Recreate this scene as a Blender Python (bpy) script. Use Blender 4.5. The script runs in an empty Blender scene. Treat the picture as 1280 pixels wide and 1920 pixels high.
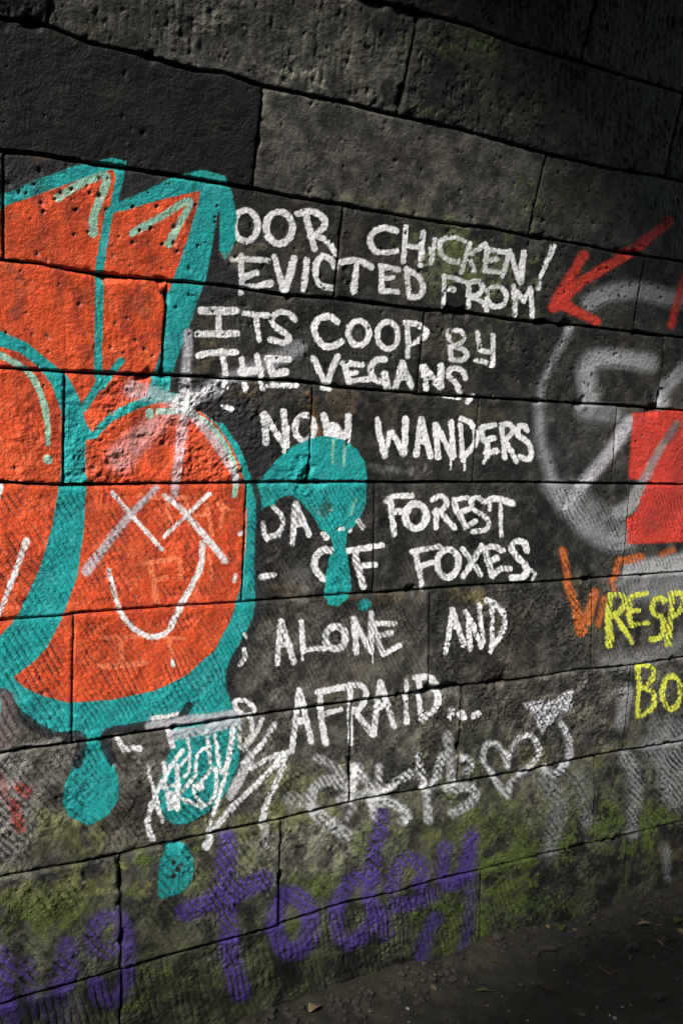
import bpy, bmesh, math, random
import numpy as np
from mathutils import Matrix, Vector

# ------------------------------------------------------------------ camera, light, exposure
D = 2.5            # camera to wall
EYE = 1.6
F, PHI, PIT, ROLL = 2124.04, 0.613909, 0.0687539, -0.0295742   # focal length in photo pixels, yaw, pitch, roll
TH0, ZC, RAD = 0.0066221, -0.12945, 4.27327                     # wall profile: batter, springing height, vault radius
SC = bpy.context.scene
C = SC.collection

cam_d = bpy.data.cameras.new('camera')
cam = bpy.data.objects.new('camera', cam_d); C.objects.link(cam)
cam_d.sensor_fit = 'HORIZONTAL'; cam_d.sensor_width = 36.0; cam_d.lens = 36.0 * F / 1280.0
cam_d.clip_start = 0.05; cam_d.clip_end = 500
fw = Vector((math.sin(PHI)*math.cos(PIT), math.cos(PHI)*math.cos(PIT), -math.sin(PIT)))
rt0 = Vector((math.cos(PHI), -math.sin(PHI), 0)); up0 = rt0.cross(fw)
rt = math.cos(ROLL)*rt0 - math.sin(ROLL)*up0
up = math.sin(ROLL)*rt0 + math.cos(ROLL)*up0
cam.matrix_world = Matrix(((rt.x, up.x, -fw.x, 0), (rt.y, up.y, -fw.y, -D), (rt.z, up.z, -fw.z, EYE), (0, 0, 0, 1)))
SC.camera = cam

SUN = Vector((-0.68, -0.42, 0.60)).normalized()      # towards the sun
elev = math.asin(SUN.z); azim = math.atan2(SUN.x, SUN.y)
w = bpy.data.worlds.new('World'); SC.world = w; w.use_nodes = True
nt = w.node_tree; nt.nodes.clear()
sky = nt.nodes.new('ShaderNodeTexSky'); sky.sky_type = 'NISHITA'; sky.sun_disc = False
sky.sun_elevation = elev; sky.sun_rotation = azim
bg = nt.nodes.new('ShaderNodeBackground'); bg.inputs['Strength'].default_value = 0.15
wo = nt.nodes.new('ShaderNodeOutputWorld')
nt.links.new(sky.outputs[0], bg.inputs[0]); nt.links.new(bg.outputs[0], wo.inputs[0])
sl = bpy.data.lights.new('sun', 'SUN'); sl.energy = 4.6; sl.angle = math.radians(5); sl.color = (1.0, 0.96, 0.90)
so = bpy.data.objects.new('sun', sl); C.objects.link(so)
so.rotation_euler = SUN.to_track_quat('Z', 'Y').to_euler(); so.location = (-5, -6, 8)
SC.view_settings.view_transform = 'Standard'; SC.view_settings.look = 'None'
SC.view_settings.exposure = 0.80; SC.view_settings.gamma = 1.0
SC.view_settings.use_curve_mapping = False
SC.cycles.max_bounces = 6

# ------------------------------------------------------------------ projection helpers (photo pixel <-> wall)
def off(z):
    d = np.clip(z - ZC, 0, RAD*0.9999)
    return TH0*z + RAD - np.sqrt(RAD*RAD - d*d)
def slope(z):
    d = np.clip(z - ZC, 0, RAD*0.98)
    return TH0 + d/np.sqrt(RAD*RAD - d*d)
def ray(px, py):
    px = np.asarray(px, float) - 640; py = np.asarray(py, float) - 960
    c, s = math.cos(ROLL), math.sin(ROLL)
    x = px*c - py*s; y = px*s + py*c
    yf = F*math.cos(PIT) - y*math.sin(PIT); zz = -F*math.sin(PIT) - y*math.cos(PIT)
    return x*math.cos(PHI) + yf*math.sin(PHI), -x*math.sin(PHI) + yf*math.cos(PHI), zz
def wall_uv(px, py):
    rx, ry, rz = ray(px, py)
    lo = np.zeros_like(rx); hi = np.zeros_like(rx) + 14.0/F
    for _ in range(34):
        m = (lo+hi)/2; g = -D + m*ry + off(m*rz)
        hi = np.where(g > 0, m, hi); lo = np.where(g > 0, lo, m)
    t = (lo+hi)/2
    return t*rx, t*rz
def project(x, y, z):                                    # z relative to the eye, y world
    y = y + D
    xr = x*math.cos(PHI) - y*math.sin(PHI); yf0 = x*math.sin(PHI) + y*math.cos(PHI)
    yf = yf0*math.cos(PIT) - z*math.sin(PIT); yd = -(z*math.cos(PIT) + yf0*math.sin(PIT))
    X = F*xr/yf; Y = F*yd/yf
    c, s = math.cos(ROLL), math.sin(ROLL)
    return X*c + Y*s + 640, -X*s + Y*c + 960
def ground_pt(px, py, z=0.0):
    rx, ry, rz = ray(px, py); t = (z-EYE)/rz
    return float(t*rx), float(-D + t*ry)

# ------------------------------------------------------------------ courses and joints of the masonry
LN = {
'Z':[(705,0),(790,25),(880,48),(960,80),(1085,115),(1190,148),(1280,175)],
'A':[(0,33),(95,50),(165,80),(265,102),(365,131),(425,137),(495,162),(640,191),(740,215),(855,240),(945,265),(1025,288),(1140,315),(1240,331),(1280,340)],
'B':[(0,283),(75,290),(165,305),(235,315),(350,333),(465,352),(550,370),(640,384),(740,403),(840,420),(920,428),(990,443),(1090,458),(1140,470),(1280,490)],
'C':[(0,487),(75,495),(125,505),(200,517),(310,526),(425,536),(540,555),(640,560),(790,580),(865,585),(965,600),(1090,611),(1180,622),(1280,633)],
'D':[(0,690),(100,696),(180,700),(300,704),(370,706),(440,711),(550,713),(640,727),(805,740),(940,748),(1080,756),(1160,760),(1280,770)],
'E':[(0,905),(120,910),(300,907),(450,905),(640,903),(740,905),(960,904),(1090,906),(1280,909)],
'F':[(0,1164),(120,1155),(150,1150),(300,1139),(450,1130),(640,1115),(805,1105),(920,1096),(1030,1091),(1090,1086),(1170,1080),(1280,1072)],
'G':[(0,1412),(65,1402),(160,1390),(250,1375),(320,1365),(450,1345),(640,1318),(755,1302),(840,1287),(970,1275),(1090,1255),(1140,1252),(1200,1245),(1280,1232)],
'H':[(0,1647),(110,1625),(220,1605),(300,1585),(425,1557),(530,1537),(640,1510),(705,1495),(790,1482),(855,1467),(990,1445),(1030,1435),(1140,1412),(1280,1390)],
'I':[(0,1885),(115,1850),(220,1820),(325,1790),(415,1765),(500,1742),(600,1710),(640,1695),(740,1675),(805,1655),(905,1632),(1020,1602),(1115,1580),(1180,1565),(1280,1540)]}
U0, U1 = 0.30, 3.95            # finely built stretch of the wall
V0, V1 = -1.64, 1.46
curves = []
for z in (2.08, 1.83, 1.58, 1.325): curves.append((np.array([-1, 6.]), np.array([z, z])))
for k in 'ZABCDEFGHI':
    a = np.array(LN[k], float); u, v = wall_uv(a[:, 0], a[:, 1])
    curves.append((np.concatenate([[-1, u[0]-.3], u, [u[-1]+.3, 6]]), np.concatenate([[v.mean()]*1, [v[0]*.5+v.mean()*.5], v, [v.mean()]*2])))
curves.append((np.array([-1, 6.]), np.array([-1.68, -1.68])))
def crv(k, u): return np.interp(u, curves[k][0], curves[k][1])
JN = [[(1120,0),(1088,113)], [(783,50),(748,215)],[(1278,180),(1248,325)],[(98,0),(92,48)], [(494,165),(473,350)],[(1026,292),(993,440)],
 [(8,290),(8,480)],[(645,395),(628,558)],[(1207,490),(1185,620)], [(315,530),(303,703)],[(797,585),(785,735)],[(1246,635),(1232,765)],
 [(122,703),(119,908)],[(588,725),(580,900)],[(1157,765),(1147,905)],[(897,750),(885,905)], [(463,912),(455,1128)],[(705,915),(700,1106)],[(1182,915),(1167,1080)],
 [(138,1155),(136,1392)],[(807,1107),(802,1290)],[(1110,1090),(1108,1248)], [(660,1320),(657,1505)],[(867,1290),(858,1465)],[(1182,1250),(1168,1405)],
 [(228,1603),(226,1818)],[(527,1540),(521,1740)],[(1117,1420),(1113,1578)], [(228,1825),(226,1915)],[(905,1640),(902,1760)],[(1175,1567),(1170,1650)]]
JR = [3,4,4,4,5,5,6,6,6,7,7,7,8,8,8,8,9,9,9,10,10,10,11,11,11,12,12,12,13,13,13]
nrow = len(curves) - 1          # row k lies between curves k (top) and k+1 (bottom)
joints = [[] for _ in range(nrow)]
for r, (a, b) in zip(JR, JN):
    u, v = wall_uv(np.array([a[0], b[0]]), np.array([a[1], b[1]]))
    m = (u[1]-u[0])/min(-0.05, (v[1]-v[0]))
    m = float(np.clip(m, -.06, .06))
    joints[r].append((float(u.mean()), m))
rng = random.Random(5)
for r in range(nrow):
    js = sorted(joints[r])
    if not js: js = [(1.0+rng.random()*.4, 0), (1.9+rng.random()*.3, 0), (2.9+rng.random()*.3, 0)]
    if js[0][0] > .76: js.insert(0, (rng.uniform(.34, .70), 0))
    if js[-1][0] < 3.42: js.append((rng.uniform(3.44, 3.9), 0))
    if js[-1][0] > U1: js[-1] = (U1-.02, 0)
    if js[0][0] < U0: js[0] = (U0+.02, 0)
    nf0, nf1 = js[0][0], js[-1][0]
    l = nf0
    while l > -.5: l -= rng.uniform(.5, .8); js.insert(0, (l, 0))
    l = nf1
    while l < 5.0: l += rng.uniform(.5, .85); js.append((l, 0))
    joints[r] = js

# ------------------------------------------------------------------ noise
def vn(shape, cy, cx, seed):
    H, W = shape; r = np.random.RandomState(seed)
    gy, gx = int(H/cy)+3, int(W/cx)+3
    g = r.rand(gy, gx).astype(np.float32)
    y = np.arange(H)/cy; x = np.arange(W)/cx
    iy = y.astype(int); ix = x.astype(int)
    fy = (y-iy).astype(np.float32); fx = (x-ix).astype(np.float32)
    fy = fy*fy*(3-2*fy); fx = fx*fx*(3-2*fx)
    a = g[iy]*(1-fy)[:, None] + g[iy+1]*fy[:, None]
    return a[:, ix]*(1-fx)[None] + a[:, ix+1]*fx[None]
def fbm(shape, c, seed, octs=4, gain=.55, asp=1.0):
    s = 0; a = 1; t = 0
    for o in range(octs):
        s = s + a*vn(shape, max(1.2, c*asp/2**o), max(1.2, c/2**o), seed+o*17); t += a; a *= gain
    return s/t
def sstep(a, b, x):
    t = np.clip((x-a)/(b-a), 0, 1); return t*t*(3-2*t)
def blur(a, n):
    for ax in (0, 1):
        p = np.pad(a, [(n+1, n) if i == ax else (0, 0) for i in (0, 1)], mode='edge')
        c = np.cumsum(p, axis=ax, dtype=np.float64)
        k = 2*n+1
        a = ((c[k:] - c[:-k]) if ax == 0 else (c[:, k:] - c[:, :-k]))/k
        a = a.astype(np.float32)
    return a

TX = 0.0015
W_ = int((U1-U0)/TX)+1; H_ = int((V1-V0)/TX)+1
SH = (H_, W_)
ug = U0 + np.arange(W_)*TX; vg = V0 + np.arange(H_)*TX
UU, VV = np.meshgrid(ug, vg); UU = UU.astype(np.float32); VV = VV.astype(np.float32)
NF = dict(
  big=fbm(SH, 160, 1, 3), mid=fbm(SH, 40, 2, 4), small=fbm(SH, 11, 3, 3), fine=fbm(SH, 4, 4, 2), warp=fbm(SH, 90, 5, 2), warp2=fbm(SH, 60, 6, 2),
  toolm=fbm(SH, 34, 7, 2), chip=fbm(SH, 60, 8, 3), edge=fbm(SH, 20, 9, 3), crumb=fbm(SH, 9, 10, 2), vert=fbm(SH, 14, 11, 3, asp=3.0))
rid = 1 - np.abs(NF['crumb']*2-1)
PIT_ = np.zeros(SH, np.float32)
rp = np.random.RandomState(77)

def tool(u, v, ang, sp, seed, L=.078, sharp=2.4):
    """rows of slanted chisel strokes; returns 0..1 groove depth"""
    ca, sa = math.cos(ang), math.sin(ang)
    wu = (NF_s['warp']-.5)*.05; wv = (NF_s['warp2']-.5)*.05
    c = (u*ca + v*sa) + wu*.55
    a = (v*ca - u*sa) + wv
    ph = np.random.RandomState(seed).rand(400)
    c2 = (NF_s['edge']-.5)*sp*.28
    band = np.floor(a/L).astype(int) % 400
    fr = a/L - np.floor(a/L)
    x = (c+c2)/sp + ph[band]*.35
    cell = np.floor(x).astype(int)
    st = ((np.sin(cell*12.9898 + band*78.233 + seed)*43758.5453) % 1)
    g = (.5+.5*np.cos(2*np.pi*(x-np.floor(x)-.5)))**sharp
    ends = sstep(0, .16, fr)*sstep(0, .16, 1-fr)
    return g*(.5+.5*ends)*(.45+.75*st)

# per-row surface character: (tooling depth, angle from vertical, spacing, pits per m2, crumble, undulation)
CH = {0:(.0010,.5,.016,500,.0012,.004),1:(.0010,.5,.016,500,.0012,.004),2:(.001,.5,.016,600,.0012,.004),3:(.0022,.35,.020,3400,.0024,.005),
 4:(.0020,.3,.022,3200,.0024,.005),5:(.0004,.4,.016,500,.0012,.0035),6:(.0008,.3,.015,520,.0013,.0035),7:(.0010,.3,.013,420,.0013,.004),
 8:(.0010,.35,.013,200,.0016,.0045),9:(.0048,.58,.0145,60,.0018,.0045),10:(.0052,.66,.0145,40,.0016,.0045),11:(.0052,.70,.0145,60,.0026,.005),
 12:(.0060,.78,.017,60,.0026,.006),13:(.0050,.40,.018,60,.0034,.006)}
SPEC = {(3,0):dict(tool=.0012), (5,0):dict(pits=250, crumb=.0014), (4,1):dict(pits=1500), (7,2):dict(pits=1400, crumb=.002), (7,3):dict(pits=1200), (6,2):dict(pits=1100), (6,3):dict(pits=900), (5,2):dict(pits=1800, toold=.0022), (5,3):dict(pits=1500, toold=.002),
 (8,1):dict(crumb=.0050, und=.009, toold=.0003), (8,0):dict(crumb=.003), (11,2):dict(crumb=.0050), (11,1):dict(crumb=.004), (10,2):dict(crumb=.004)}

HOLES = []
for hx, hy, R in [(371,628,3),(521,672,3),(50,362,3),(82,397,4),(144,393,4),(135,355,4),(104,373,3),(65,345,3),(250,388,4),(284,428,4),(263,432,4),(305,458,4),(333,472,4),(250,455,4),(295,387,4),(166,435,3),(140,440,3),(224,444,3),(408,386,3),(404,407,3),(372,461,3),(140,296,3),(1122,505,3),(1137,503,3),(1100,530,3),(1150,510,4),(1182,529,3),(1160,530,3),(1157,552,3),(1170,556,3),(1225,532,3),(1236,541,4),(1240,558,4),(1252,533,3)]:
    a_, b_ = wall_uv(np.array([hx]), np.array([hy])); HOLES.append((float(a_[0]), float(b_[0]), R*.0011))
blocks = []       # dict per block
Hmap = np.full(SH, -.02, np.float32); BID = np.full(SH, -1, np.int32); EDG = np.zeros(SH, np.float32)
for r in range(nrow):
    js = joints[r]
    for i in range(len(js)-1):
        (uL, mL), (uR, mR) = js[i], js[i+1]
        vt = float(crv(r, np.array([(uL+uR)/2]))[0]); vb = float(crv(r+1, np.array([(uL+uR)/2]))[0])
        fine = uL > U0-.01 and uR < U1+.01 and vb < V1-.02 and vt < V1+.25 and vt <= V1
        blocks.append(dict(row=r, i=i, L=(uL, mL), R=(uR, mR), vt=vt, vb=vb, fine=fine, id=len(blocks)))
vis = {}
for b in blocks:
    if b['fine']: vis.setdefault(b['row'], []).append(b)

def local_height(b):
    """height (m, along the wall normal) on the block's bbox of the texel grid"""
    global NF_s
    uL, uR = b['L'][0]-.02, b['R'][0]+.02; vb, vt = b['vb']-.035, b['vt']+.035
    x0 = max(0, int((uL-U0)/TX)); x1 = min(W_, int((uR-U0)/TX)+2)
    y0 = max(0, int((vb-V0)/TX)); y1 = min(H_, int((vt-V0)/TX)+2)
    sl = (slice(y0, y1), slice(x0, x1))
    NF_s = {k: n[sl] for k, n in NF.items()}
    u = UU[sl]; v = VV[sl]
    rs = np.random.RandomState(1000+b['id'])
    td, ang, sp, pits, crumb, und = CH[b['row']]
    k = vis[b['row']].index(b); sx = SPEC.get((b['row'], k), {})
    pits = sx.get('pits', pits); crumb = sx.get('crumb', crumb); und = sx.get('und', und); td = sx.get('toold', td)
    ang = ang + rs.uniform(-.13, .13); td *= rs.uniform(.6, 1.2); sp *= rs.uniform(.88, 1.2)
    top = np.interp(u[0], curves[b['row']][0], curves[b['row']][1])[None]
    bot = np.interp(u[0], curves[b['row']+1][0], curves[b['row']+1][1])[None]
    jl = b['L'][0] + b['L'][1]*(v-b['vt']*.5-b['vb']*.5); jr = b['R'][0] + b['R'][1]*(v-b['vt']*.5-b['vb']*.5)
    dt, db, dl, dr = top-v, v-bot, u-jl, jr-u
    wob = (NF_s['edge']-.5)*.010
    d = np.minimum(np.minimum(dt, db), np.minimum(dl, dr)) - .0035 + wob*.6
    rr = .0048 + .002*(rs.rand()) + .045*sstep(.66, .86, NF_s['chip'])
    q = np.clip(1-d/rr, 0, 1)
    h = -(1-np.sqrt(np.clip(1-q*q, 0, 1)))*np.minimum(rr, .022)
    h = h - .010*sstep(.0, 1, np.clip(1-np.minimum(np.abs(dt), 1)/(.03+.05*NF_s['mid']), 0, 1))*(.2 if b['row'] > 8 else .45)*0
    h = h + (NF_s['big']-.5)*und*2.2 + (NF_s['mid']-.5)*und*1.1
    # margin draft: tooling fades toward the block edge
    mar = sstep(.006, .030, d)
    tmask = sstep(.30, .62, NF_s['toolm']*.6+NF_s['warp2']*.4)
    h = h - td*tool(u, v, ang, sp, b['id'])*mar*(.32+.68*tmask)
    cm = sstep(.35, .65, NF_s['warp2'])
    h = h + crumb*((rid[sl]-.5)*.9 + (NF_s['small']-.5)*1.8)*(.4+.8*cm) + (NF_s['fine']-.5)*.0017
    # punched pits, taller than wide
    n = int(pits*(u.max()-u.min())*(v.max()-v.min()))
    pm = np.zeros_like(h)
    cl = NF_s['toolm']
    for _ in range(n):
        cy = rs.randint(4, h.shape[0]-4); cx = rs.randint(4, h.shape[1]-4)
        if rs.rand() > 3.2*max(0, cl[cy, cx]-.33)+.08: continue
        R = (.0013 + .0042*rs.rand()**2.2)*(1.15 if b['row'] < 9 else .9); el = rs.uniform(1.0, 2.4) if b['row'] < 5 else rs.uniform(.8, 1.5)
        tl = rs.uniform(-.2, .5)
        m = int(R*el*2.2/TX)+2
        ya, yb = max(0, cy-m), min(h.shape[0], cy+m); xa, xb = max(0, cx-m), min(h.shape[1], cx+m)
        yy, xx = np.mgrid[ya:yb, xa:xb]; yy = (yy-cy)*TX; xx = (xx-cx)*TX + yy*tl
        gsn = np.exp(-((xx/R)**2 + (yy/(R*el))**2))*rs.uniform(.5, 1)
        pm[ya:yb, xa:xb] = np.maximum(pm[ya:yb, xa:xb], gsn)
    for hx, hy, R in HOLES:
        if b['L'][0] < hx < b['R'][0] and b['vb'] < hy < b['vt']:
            gsn = np.exp(-(((u-hx)**2+(v-hy)**2)/R**2)**1.5); pm = np.maximum(pm, gsn)
    h = h - pm*.0065
    h = h + rs.uniform(-.003, .003)
    return sl, h.astype(np.float32), d, pm
for b in blocks:
    if not b['fine']: continue
    sl, h, d, pm = local_height(b)
    b['sl'] = sl; b['h'] = h
    ins = d > -.0015
    Hmap[sl][ins] = h[ins]; BID[sl][ins] = b['id']; PIT_[sl][ins] = np.maximum(PIT_[sl][ins], pm[ins])
    EDG[sl][ins] = d[ins]
HP = Hmap - blur(Hmap, 7)
RDG = sstep(-.0012, .0009, HP)
HOL = sstep(.0008, .0026, -HP)           # hollows that a passing spray or brush misses

# ------------------------------------------------------------------ paint and weathering, laid down on the wall plane
PX, PY = project(UU, -off(VV), VV); PX = PX.astype(np.float32); PY = PY.astype(np.float32)
COL = np.zeros(SH+(3,), np.float32)
LAB = np.zeros(SH, np.int16); GLO = np.zeros(SH, np.float32)
# bare stone
tone = {}
def lerp(a, b, t): return a + (b-a)*t
base_d = np.array((.020, .0195, .018)); base_l = np.array((.15, .142, .118)); brown = np.array((.085, .058, .034))
t1 = NF['mid']; t2 = NF['big']; stn = fbm(SH, 26, 31, 4); stn2 = fbm(SH, 120, 32, 4); strk = fbm(SH, 12, 33, 3, asp=7.)
TN = np.zeros(SH, np.float32); BR = np.zeros(SH, np.float32)
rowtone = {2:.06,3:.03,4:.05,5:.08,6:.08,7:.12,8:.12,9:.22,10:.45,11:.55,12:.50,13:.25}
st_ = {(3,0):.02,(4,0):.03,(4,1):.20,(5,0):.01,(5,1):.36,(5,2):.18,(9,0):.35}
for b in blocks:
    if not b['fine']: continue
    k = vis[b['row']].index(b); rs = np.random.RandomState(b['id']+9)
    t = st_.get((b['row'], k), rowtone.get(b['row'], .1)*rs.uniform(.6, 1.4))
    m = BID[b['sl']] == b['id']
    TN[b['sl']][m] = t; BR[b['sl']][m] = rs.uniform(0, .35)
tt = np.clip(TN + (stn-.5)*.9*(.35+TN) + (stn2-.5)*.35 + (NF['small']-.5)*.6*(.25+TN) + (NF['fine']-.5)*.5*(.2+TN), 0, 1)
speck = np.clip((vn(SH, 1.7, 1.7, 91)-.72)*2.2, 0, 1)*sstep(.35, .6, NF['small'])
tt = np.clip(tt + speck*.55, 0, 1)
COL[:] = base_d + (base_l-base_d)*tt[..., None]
soot = np.ones(SH, np.float32)
for b in blocks:
    if b['fine'] and b['row'] <= 10:
        k = vis[b['row']].index(b); mm_ = BID[b['sl']] == b['id']
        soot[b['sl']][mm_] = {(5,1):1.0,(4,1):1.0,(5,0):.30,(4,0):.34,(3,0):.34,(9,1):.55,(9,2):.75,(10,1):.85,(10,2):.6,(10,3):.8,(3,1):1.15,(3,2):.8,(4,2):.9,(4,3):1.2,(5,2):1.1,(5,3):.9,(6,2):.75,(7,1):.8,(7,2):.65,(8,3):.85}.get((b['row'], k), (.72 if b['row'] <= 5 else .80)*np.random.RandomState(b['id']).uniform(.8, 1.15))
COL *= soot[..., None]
bb = np.clip(BR*.5 + sstep(.58, .75, stn2)*.5 + (strk-.5)*.6, 0, 1)*.55
COL[:] = COL*(1-bb[..., None]) + brown*(.35+.8*tt[..., None])*bb[..., None]

def win(x0, x1, y0, y1):
    xs = np.array([x0, x1, x0, x1, (x0+x1)/2, (x0+x1)/2]); ys = np.array([y0, y0, y1, y1, y0, y1])
    u, v = wall_uv(xs, ys)
    a = max(0, int((u.min()-U0)/TX)-2); b = min(W_, int((u.max()-U0)/TX)+3)
    c = max(0, int((v.min()-V0)/TX)-2); d = min(H_, int((v.max()-V0)/TX)+3)
    if b <= a or d <= c: return None
    return (slice(c, d), slice(a, b))
def spline(p, closed=False, n=6):
    p = np.array(p, float)
    if len(p) < 3: return p
    q = np.vstack([p[-1:], p, p[:2]]) if closed else np.vstack([2*p[0]-p[1], p, 2*p[-1]-p[-2]])
    out = []
    for i in range(len(q)-3):
        for j in range(n):
            t = j/n
            out.append(.5*((2*q[i+1]) + (-q[i]+q[i+2])*t + (2*q[i]-5*q[i+1]+4*q[i+2]-q[i+3])*t*t + (-q[i]+3*q[i+1]-3*q[i+2]+q[i+3])*t**3))
    if not closed: out.append(p[-1])
    else: out.append(out[0])
    return np.array(out)
PIECES = {}
def pid(name):
    if name is None: return 0
    if name not in PIECES: PIECES[name] = len(PIECES)+1
    return PIECES[name]
edgen = NF['edge']-.5; finen = NF['fine']-.5; smalln = NF['small']-.5
spk = np.random.RandomState(4).rand(*SH).astype(np.float32)
def lay(sl, a, col, piece, miss=.75, gloss=.4, lab=.5):
    if col is BK: miss = .15
    a = np.clip(a*(1-HOL[sl]*miss)*(1-PIT_[sl]*min(1, miss+.25)), 0, 1)
    col = np.array(col, np.float32)
    jit = 1 + smalln[sl]*.30 + (NF['mid'][sl]-.5)*.22
    COL[sl] = COL[sl]*(1-a[..., None]) + col*jit[..., None]*a[..., None]
    GLO[sl] = GLO[sl]*(1-a) + gloss*a
    if piece is not None:
        L = LAB[sl]; L[(a > lab)] = pid(piece)
def S(piece, col, wd, pts, soft=1.0, a=1.0, closed=False, rough=1.0, miss=.62, curve=True, lab=.5):
    """painted stroke; points and width in photo pixels, mapped on to the wall"""
    p = spline(pts, closed) if curve else np.array(pts, float)
    w0, w1 = wd if isinstance(wd, tuple) else (wd, wd)
    pad = max(w0, w1)/2 + soft*1.6 + 3
    sl = win(p[:, 0].min()-pad, p[:, 0].max()+pad, p[:, 1].min()-pad, p[:, 1].max()+pad)
    if sl is None: return
    X = PX[sl]; Y = PY[sl]; sd = np.full(X.shape, 1e3, np.float32)
    n = len(p)-1
    if n == 0:
        sd = np.hypot(X-p[0, 0], Y-p[0, 1]) - w0/2
    for i in range(n):
        ax, ay = p[i]; bx, by = p[i+1]; dx, dy = bx-ax, by-ay; l2 = dx*dx+dy*dy+1e-6
        t = np.clip(((X-ax)*dx+(Y-ay)*dy)/l2, 0, 1)
        dd = np.hypot(X-ax-dx*t, Y-ay-dy*t) - (w0 + (w1-w0)*(i+t)/n)/2
        np.minimum(sd, dd, out=sd)
    fill_sd(piece, col, sd, sl, soft, a, rough, miss, lab)
def fill_sd(piece, col, sd, sl, soft, a, rough, miss, lab=.5):
    if soft <= 2:
        sd = sd + edgen[sl]*2.6*rough + finen[sl]*3.2*rough - .5
        al = sstep(soft*.7, -soft*.7, sd)
        al = al*(1 - .18*sstep(.15, .32, smalln[sl]*rough))
    else:
        sd = sd + edgen[sl]*4*rough
        al = sstep(soft*1.7, -soft*.9, sd)
        al = np.clip(al*1.15 + (spk[sl]-.5)*.55*al*(1-al)*2, 0, 1)
        al = al*(1 - .30*min(rough, 2.2)*(1-RDG[sl]))
    lay(sl, al*a, col, piece, miss, lab=lab*min(1, a+.0) if a < 1 else lab)
def P(piece, col, pts, soft=1.0, a=1.0, curve=False, rough=.6, miss=.32, lab=.5):
    p = spline(pts, True) if curve else np.array(list(pts)+[pts[0]], float)
    pad = soft*1.6+4
    sl = win(p[:, 0].min()-pad, p[:, 0].max()+pad, p[:, 1].min()-pad, p[:, 1].max()+pad)
    if sl is None: return
    X = PX[sl]; Y = PY[sl]; sd = np.full(X.shape, 1e3, np.float32); ins = np.zeros(X.shape, bool)
    for i in range(len(p)-1):
        ax, ay = p[i]; bx, by = p[i+1]; dx, dy = bx-ax, by-ay; l2 = dx*dx+dy*dy+1e-6
        t = np.clip(((X-ax)*dx+(Y-ay)*dy)/l2, 0, 1)
        np.minimum(sd, np.hypot(X-ax-dx*t, Y-ay-dy*t), out=sd)
        if ay != by:
            cr = ((ay > Y) != (by > Y)) & (X < (bx-ax)*(Y-ay)/(by-ay)+ax)
            ins ^= cr
    sd = np.where(ins, -sd, sd)
    fill_sd(piece, col, sd, sl, soft, a, rough, miss, lab)
def ring(piece, col, cx, cy, rx, ry, wd, tilt=0, **k):
    pts = []
    for i in range(10):
        t = 2*math.pi*i/10; x, y = rx*math.cos(t), ry*math.sin(t)
        pts.append((cx+x*math.cos(tilt)-y*math.sin(tilt), cy+x*math.sin(tilt)+y*math.cos(tilt)))
    S(piece, col, wd, pts, closed=True, **k)

# moss, algae, lichen: patches with noisy outlines (cx, cy, rx, ry, strength, colour)
GREEN = (.066, .098, .022); OLIVE = (.145, .150, .066); PALE = (.25, .25, .185); RUST = (.16, .075, .02)
def patch(cx, cy, rx, ry, st, col, grain=1.0, rot=0):
    sl = win(cx-rx*1.9, cx+rx*1.9, cy-ry*1.9, cy+ry*1.9)
    if sl is None: return
    x = PX[sl]-cx; y = PY[sl]-cy; c, s = math.cos(rot), math.sin(rot)
    d = np.sqrt(((x*c+y*s)/rx)**2 + ((-x*s+y*c)/ry)**2)
    m = 1.25 - d + (NF['mid'][sl]-.5)*1.5 + (stn[sl]-.5)*1.2 + (NF['small'][sl]-.5)*1.1*grain
    al = sstep(.35, .85, m)*st
    v = (.72 + .6*NF['small'][sl] + .5*(NF['crumb'][sl]-.5)*grain)[..., None]
    COL[sl] = COL[sl]*(1-al[..., None]) + np.array(col, np.float32)*v*al[..., None]
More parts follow.
